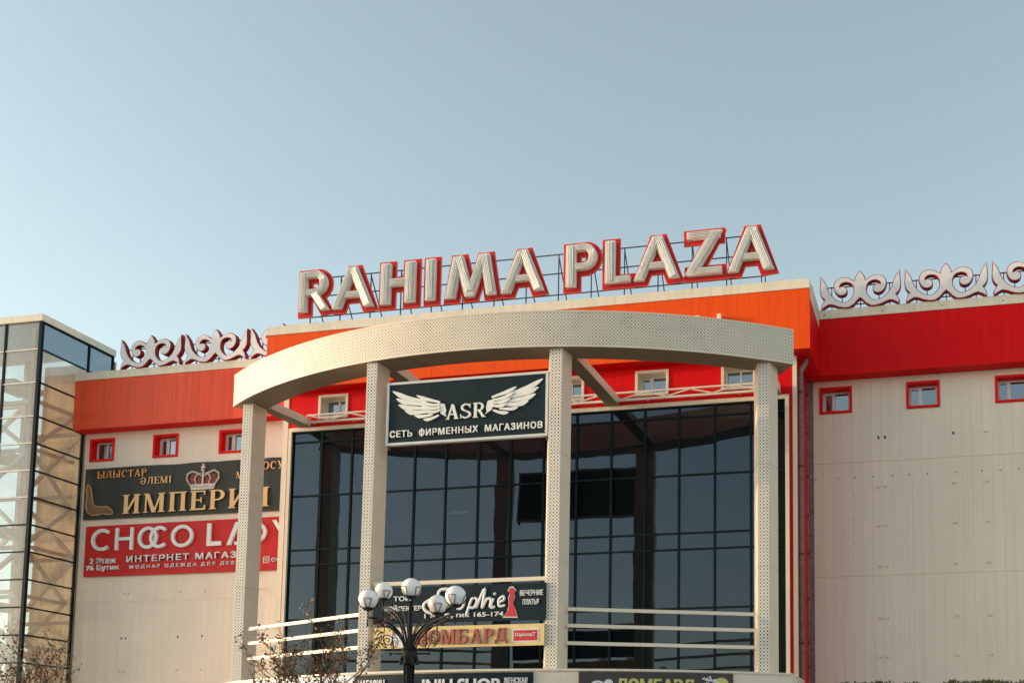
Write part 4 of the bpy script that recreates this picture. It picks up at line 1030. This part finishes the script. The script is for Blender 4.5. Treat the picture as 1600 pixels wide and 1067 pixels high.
mb = MB(); mb.prism([(-4.80+.14*math.cos(a*math.pi/10),3.52+.14*math.sin(a*math.pi/10)) for a in range(20)], -.07,-.06); o = put('flower_print', mb, yellow_letter, pw); bend(o,0)
mb = MB()
for k in range(26):
    a = random.uniform(0,6.28); r = random.uniform(.03,.2); mb.ball((-5.02+r*math.cos(a),-.068,3.56+r*.6*math.sin(a)), random.uniform(.012,.03), 6, 4)
o = put('blossom_print', mb, warm_letter, pw, stuff=True); bend(o, 0)
wb = thing('pale_blue_banner', 'pale blue and white curved banner behind the autumn tree on the entrance block', 'banner', (-15.3,-4.2,3.0), drawn=True)
curved_panel(wb, -17.4,-12.80,3.0,3.74,.05,pale_blue,'banner_sheet')

# ------------------------------------------------------------------ street lamp with five globes
LX, LY = -9.545, -8.8
lamp = thing('street_lamp', 'black wrought iron street lamp with five white globes in front of the signs', 'street lamp', (LX,LY,0))
put('base', MB().lathe((LX,LY,0), [(.24,0),(.24,.12),(.18,.2),(.14,.55),(.16,.6),(.10,.7)], 20), black_iron, lamp, smooth=False)
put('pole', MB().lathe((LX,LY,0), [(.075,.7),(.065,2.4),(.06,3.84),(.045,3.9),(.035,4.7)], 16), black_iron, lamp, smooth=True)
mb = MB()
for k in range(8):
    a = k*math.pi/4+.2; mb.tube([(LX+.085*math.cos(a),LY+.085*math.sin(a),1.0),(LX+.085*math.cos(a),LY+.085*math.sin(a),3.7)], .016, 6)
put('fluted_rod', mb, black_iron, lamp, smooth=True)
put('hub', MB().lathe((LX,LY,3.55), [(.10,0),(.15,.03),(.13,.08),(.15,.14),(.13,.24),(.15,.28),(.10,.33),(.06,.38)], 18), black_iron, lamp)
mb = MB()
for k in range(8):
    a = k*math.pi/4; mb.lathe((LX+.15*math.cos(a),LY+.15*math.sin(a),3.55), [(.02,0),(.028,.03),(.022,.12)], 8)
put('hub_finial', mb, black_iron, lamp, stuff=True)
for a_ in (0.15, math.pi+.1): put('cross_bar', MB().tube([(LX,LY,3.76),(LX+.36*math.cos(a_),LY+.36*math.sin(a_),3.75)], .016, 8).ball((LX+.36*math.cos(a_),LY+.36*math.sin(a_),3.75),.028,8,6), black_iron, lamp, smooth=True)
globes = [(-10.25,-9.05,4.725,.178),(-10.316,-8.4,4.98,.165),(LX,LY,4.954,.178),(-8.533,-9.1,4.726,.183),(-9.22,-8.4,4.70,.178)]
for gi, (x,y,z,r) in enumerate(globes):
    g = put('globe', MB().ball((x,y,z), r, 32, 20), globe_mat, lamp, smooth=True, org=(x,y,z))
    put('cup', MB().lathe((x,y,z-r-.035), [(.03,0),(.085,.02),(.10,.055),(.09,.065)], 18), black_iron, g)
    for k in range(4):
        a = k*math.pi/2+.45+gi*.4; ca, sa = math.cos(a), math.sin(a); ta = .19
        def on(ang, el, rr=r+.012): return (x+rr*math.cos(ang)*math.cos(el), y+rr*math.sin(ang)*math.cos(el), z+rr*math.sin(el))
        mb = MB()
        mb.tube([on(a-.10,-1.15),on(a-.22,-.75),on(a-.32,-.25),on(a-.34,-.02,r+.03)], .0065, 6)
        mb.tube([on(a-.34,-.02,r+.03),on(a,-.02,r+.04),on(a+.34,-.02,r+.03)], .0065, 6)
        mb.tube([on(a+.10,-1.15),on(a+.22,-.75),on(a+.32,-.25),on(a+.34,-.02,r+.03)], .0065, 6)
        put('cage_wire', mb, black_iron, g, smooth=True)
    if gi != 2:
        zb_ = z-r-.03; dx, dy = x-LX, y-LY
        put('arm_stem', MB().tube([(x,y,zb_),(x,y,zb_-.26)], .013, 8).ball((x,y,zb_-.27),.02,8,6), black_iron, lamp, smooth=True)
        pts = []
        for t in [k/12 for k in range(13)]:
            u = t*math.pi/2
            pts.append((LX+dx*(.08+.92*(1-math.cos(u))), LY+dy*(.08+.92*(1-math.cos(u))), 3.75+(zb_-.12-3.75)*math.sin(u)))
        pl = (-dy/math.hypot(dx,dy)*.035, dx/math.hypot(dx,dy)*.035)
        a = put('arm', MB().tube(pts, .022, 8).tube([(p[0]+pl[0],p[1]+pl[1],p[2]-.06) for p in pts[:-1]], .014, 8), black_iron, lamp, smooth=True)
        pts2 = [(LX+(p[0]-LX)*.72, LY+(p[1]-LY)*.72, 3.7+(p[2]-3.7)*.80) for p in pts]
        put('inner_arm', MB().tube(pts2, .014, 8), black_iron, a, smooth=True)
        put('inner_arm', MB().tube([(LX+(p[0]-LX)*.45, LY+(p[1]-LY)*.45, 3.75+(p[2]-3.75)*.95) for p in pts], .013, 8), black_iron, a, smooth=True)
        # hanging scroll
        mb = MB(); L_ = math.hypot(dx,dy); ux, uy = dx/L_, dy/L_; q = pts2[-1]; S = []
        for k in range(40):
            t = k/39; an = -math.pi/2+t*4.2*math.pi; rr = .12*(1-t)+.012
            S.append((LX+ux*(L_*.52+rr*math.cos(an)), LY+uy*(L_*.52+rr*math.cos(an)), 3.98+rr*math.sin(an)*1.0))
        mb.tube([(q[0],q[1],q[2]),(LX+ux*L_*.60,LY+uy*L_*.60,4.25),(LX+ux*L_*.62,LY+uy*L_*.62,3.98),(LX+ux*L_*.56,LY+uy*L_*.56,3.87)]+S, .009, 6)
        S2 = []
        for k in range(26):
            t = k/25; an = t*3.2*math.pi; rr = .07*(1-t)+.01
            S2.append((LX+ux*(L_*.72+rr*math.cos(an)), LY+uy*(L_*.72+rr*math.cos(an)), 4.27+rr*math.sin(an)))
        mb.tube(S2, .008, 6)
        put('scroll', mb, black_iron, a, smooth=True)

# ------------------------------------------------------------------ young autumn trees
def tree(name, label, x, y, height, spread, seed, n_main=9, density=1.0):
    rnd = random.Random(seed)
    t = thing(name, label, 'tree', (x,y,0))
    put('trunk', MB().tube([(x,y,0),(x+.02,y,height*.25),(x-.02,y+.02,height*.45),(x,y,height*.62)], [.07,.055,.045,.035], 8), bark, t, smooth=True)
    tips = []; br = MB()
    def grow(p, d, L, r, lvl):
        pts = [p]; rr = [r]; q = Vector(p); dd = Vector(d).normalized()
        for k in range(4):
            dd = (dd+Vector((rnd.uniform(-.22,.22),rnd.uniform(-.22,.22),rnd.uniform(-.08,.2)))).normalized()
            q = q+dd*L/4; pts.append(tuple(q)); rr.append(r*(1-.18*(k+1)))
            if lvl >= 1: tips.append((tuple(q), tuple(dd)))
        if lvl == 0: put('branch', MB().tube(pts, rr, 6), bark, t, smooth=True)
        else: br.tube(pts, rr, 5, cap=False)
        if lvl < 2:
            for k in (1,2,3,4):
                for _ in range(2 if (k % 2 or lvl) else 1):
                    a = rnd.uniform(0,6.28); nd = (dd*.8+Vector((math.cos(a),math.sin(a),rnd.uniform(.0,.8)))*.8).normalized()
                    grow(pts[k], nd, L*rnd.uniform(.35,.55), max(.0065, rr[k]*.6), lvl+1)
    for k in range(n_main):
        a = 6.28*k/n_main+rnd.uniform(-.3,.3); h0 = height*rnd.uniform(.40,.62)
        rad = spread*rnd.uniform(.7,1.05); top = height*rnd.uniform(.80,1.0)
        d = Vector((rad*math.cos(a), rad*math.sin(a), (top-h0)))
        grow((x,y,h0), d, d.length*.8, .026, 0)
    put('twigs', br, bark, t, smooth=True, stuff=True)
    for m_, share, nm in ((leaf_russet,.62,'russet_leaves'),(leaf_green,.38,'green_leaves')):
        mb = MB()
        for (p, d) in tips:
            for _ in range(2):
                if rnd.random() > share*density: continue
                c = Vector(p)+Vector((rnd.uniform(-.05,.05),rnd.uniform(-.05,.05),rnd.uniform(-.05,.05)))
                u = Vector((rnd.uniform(-1,1),rnd.uniform(-1,1),rnd.uniform(-1,.4))).normalized(); s = rnd.uniform(.03,.062)
                w = u.orthogonal().normalized()*s*.42; w.rotate(Matrix.Rotation(rnd.uniform(0,6.28),3,u))
                k = u.cross(w).normalized()*s*.12
                mb.poly([tuple(c), tuple(c+u*s*.5+w+k), tuple(c+u*s*1.15), tuple(c+u*s*.5-w+k)])
        put(nm, mb, m_, t, stuff=True)
    return t
tree('autumn_tree', 'sparse young tree with russet and green leaves left of the globe lamp', -11.05, -9.4, 4.16, .95, 5, 8, .8)
tree('autumn_tree', 'sparse young tree with russet leaves in front of the glass tower', -16.9, -9.4, 3.98, .75, 9, 6, .55)
pole = put('slanted_pole', MB().tube([(-11.6,-9.6,2.2),(-9.93,-9.0,3.79)], .014, 8), steel_tan, None, smooth=True)
pole['label'] = 'thin pale slanted pole leaning past the autumn tree beside the lamp'; pole['category'] = 'pole'
# clipped hedge at the foot of the right wing, only its top edge in view
mb = MB(); rnd = random.Random(3)
for k in range(5200):
    x = rnd.uniform(-3.2,4.2); y = rnd.uniform(-6.6,-6.0); z = rnd.uniform(.2, 3.25)
    if rnd.random() < .6: z = 3.27+.02*math.sin(x*3)+.015*math.sin(x*9+1)-abs(rnd.gauss(0,.06))
    u = Vector((rnd.uniform(-1,1),rnd.uniform(-1,1),rnd.uniform(-.5,1))).normalized(); s = rnd.uniform(.04,.08); w = u.orthogonal().normalized()*s*.4
    c = Vector((x,y,z)); mb.poly([tuple(c),tuple(c+u*s*.5+w),tuple(c+u*s),tuple(c+u*s*.5-w)])
hd = thing('hedge', 'clipped olive hedge along the foot of the right wing wall', 'hedge', (.4,-6.3,0))
put('leaves', mb, hedge_leaf, hd, stuff=True)
mb = MB()
for k in range(14): mb.tube([(-3+k*.52,-6.3,0),(-3+k*.52+.05,-6.28,1.8),(-3+k*.52,-6.3,3.2)], [.03,.02,.01], 6)
put('stems', mb, bark, hd, stuff=True)
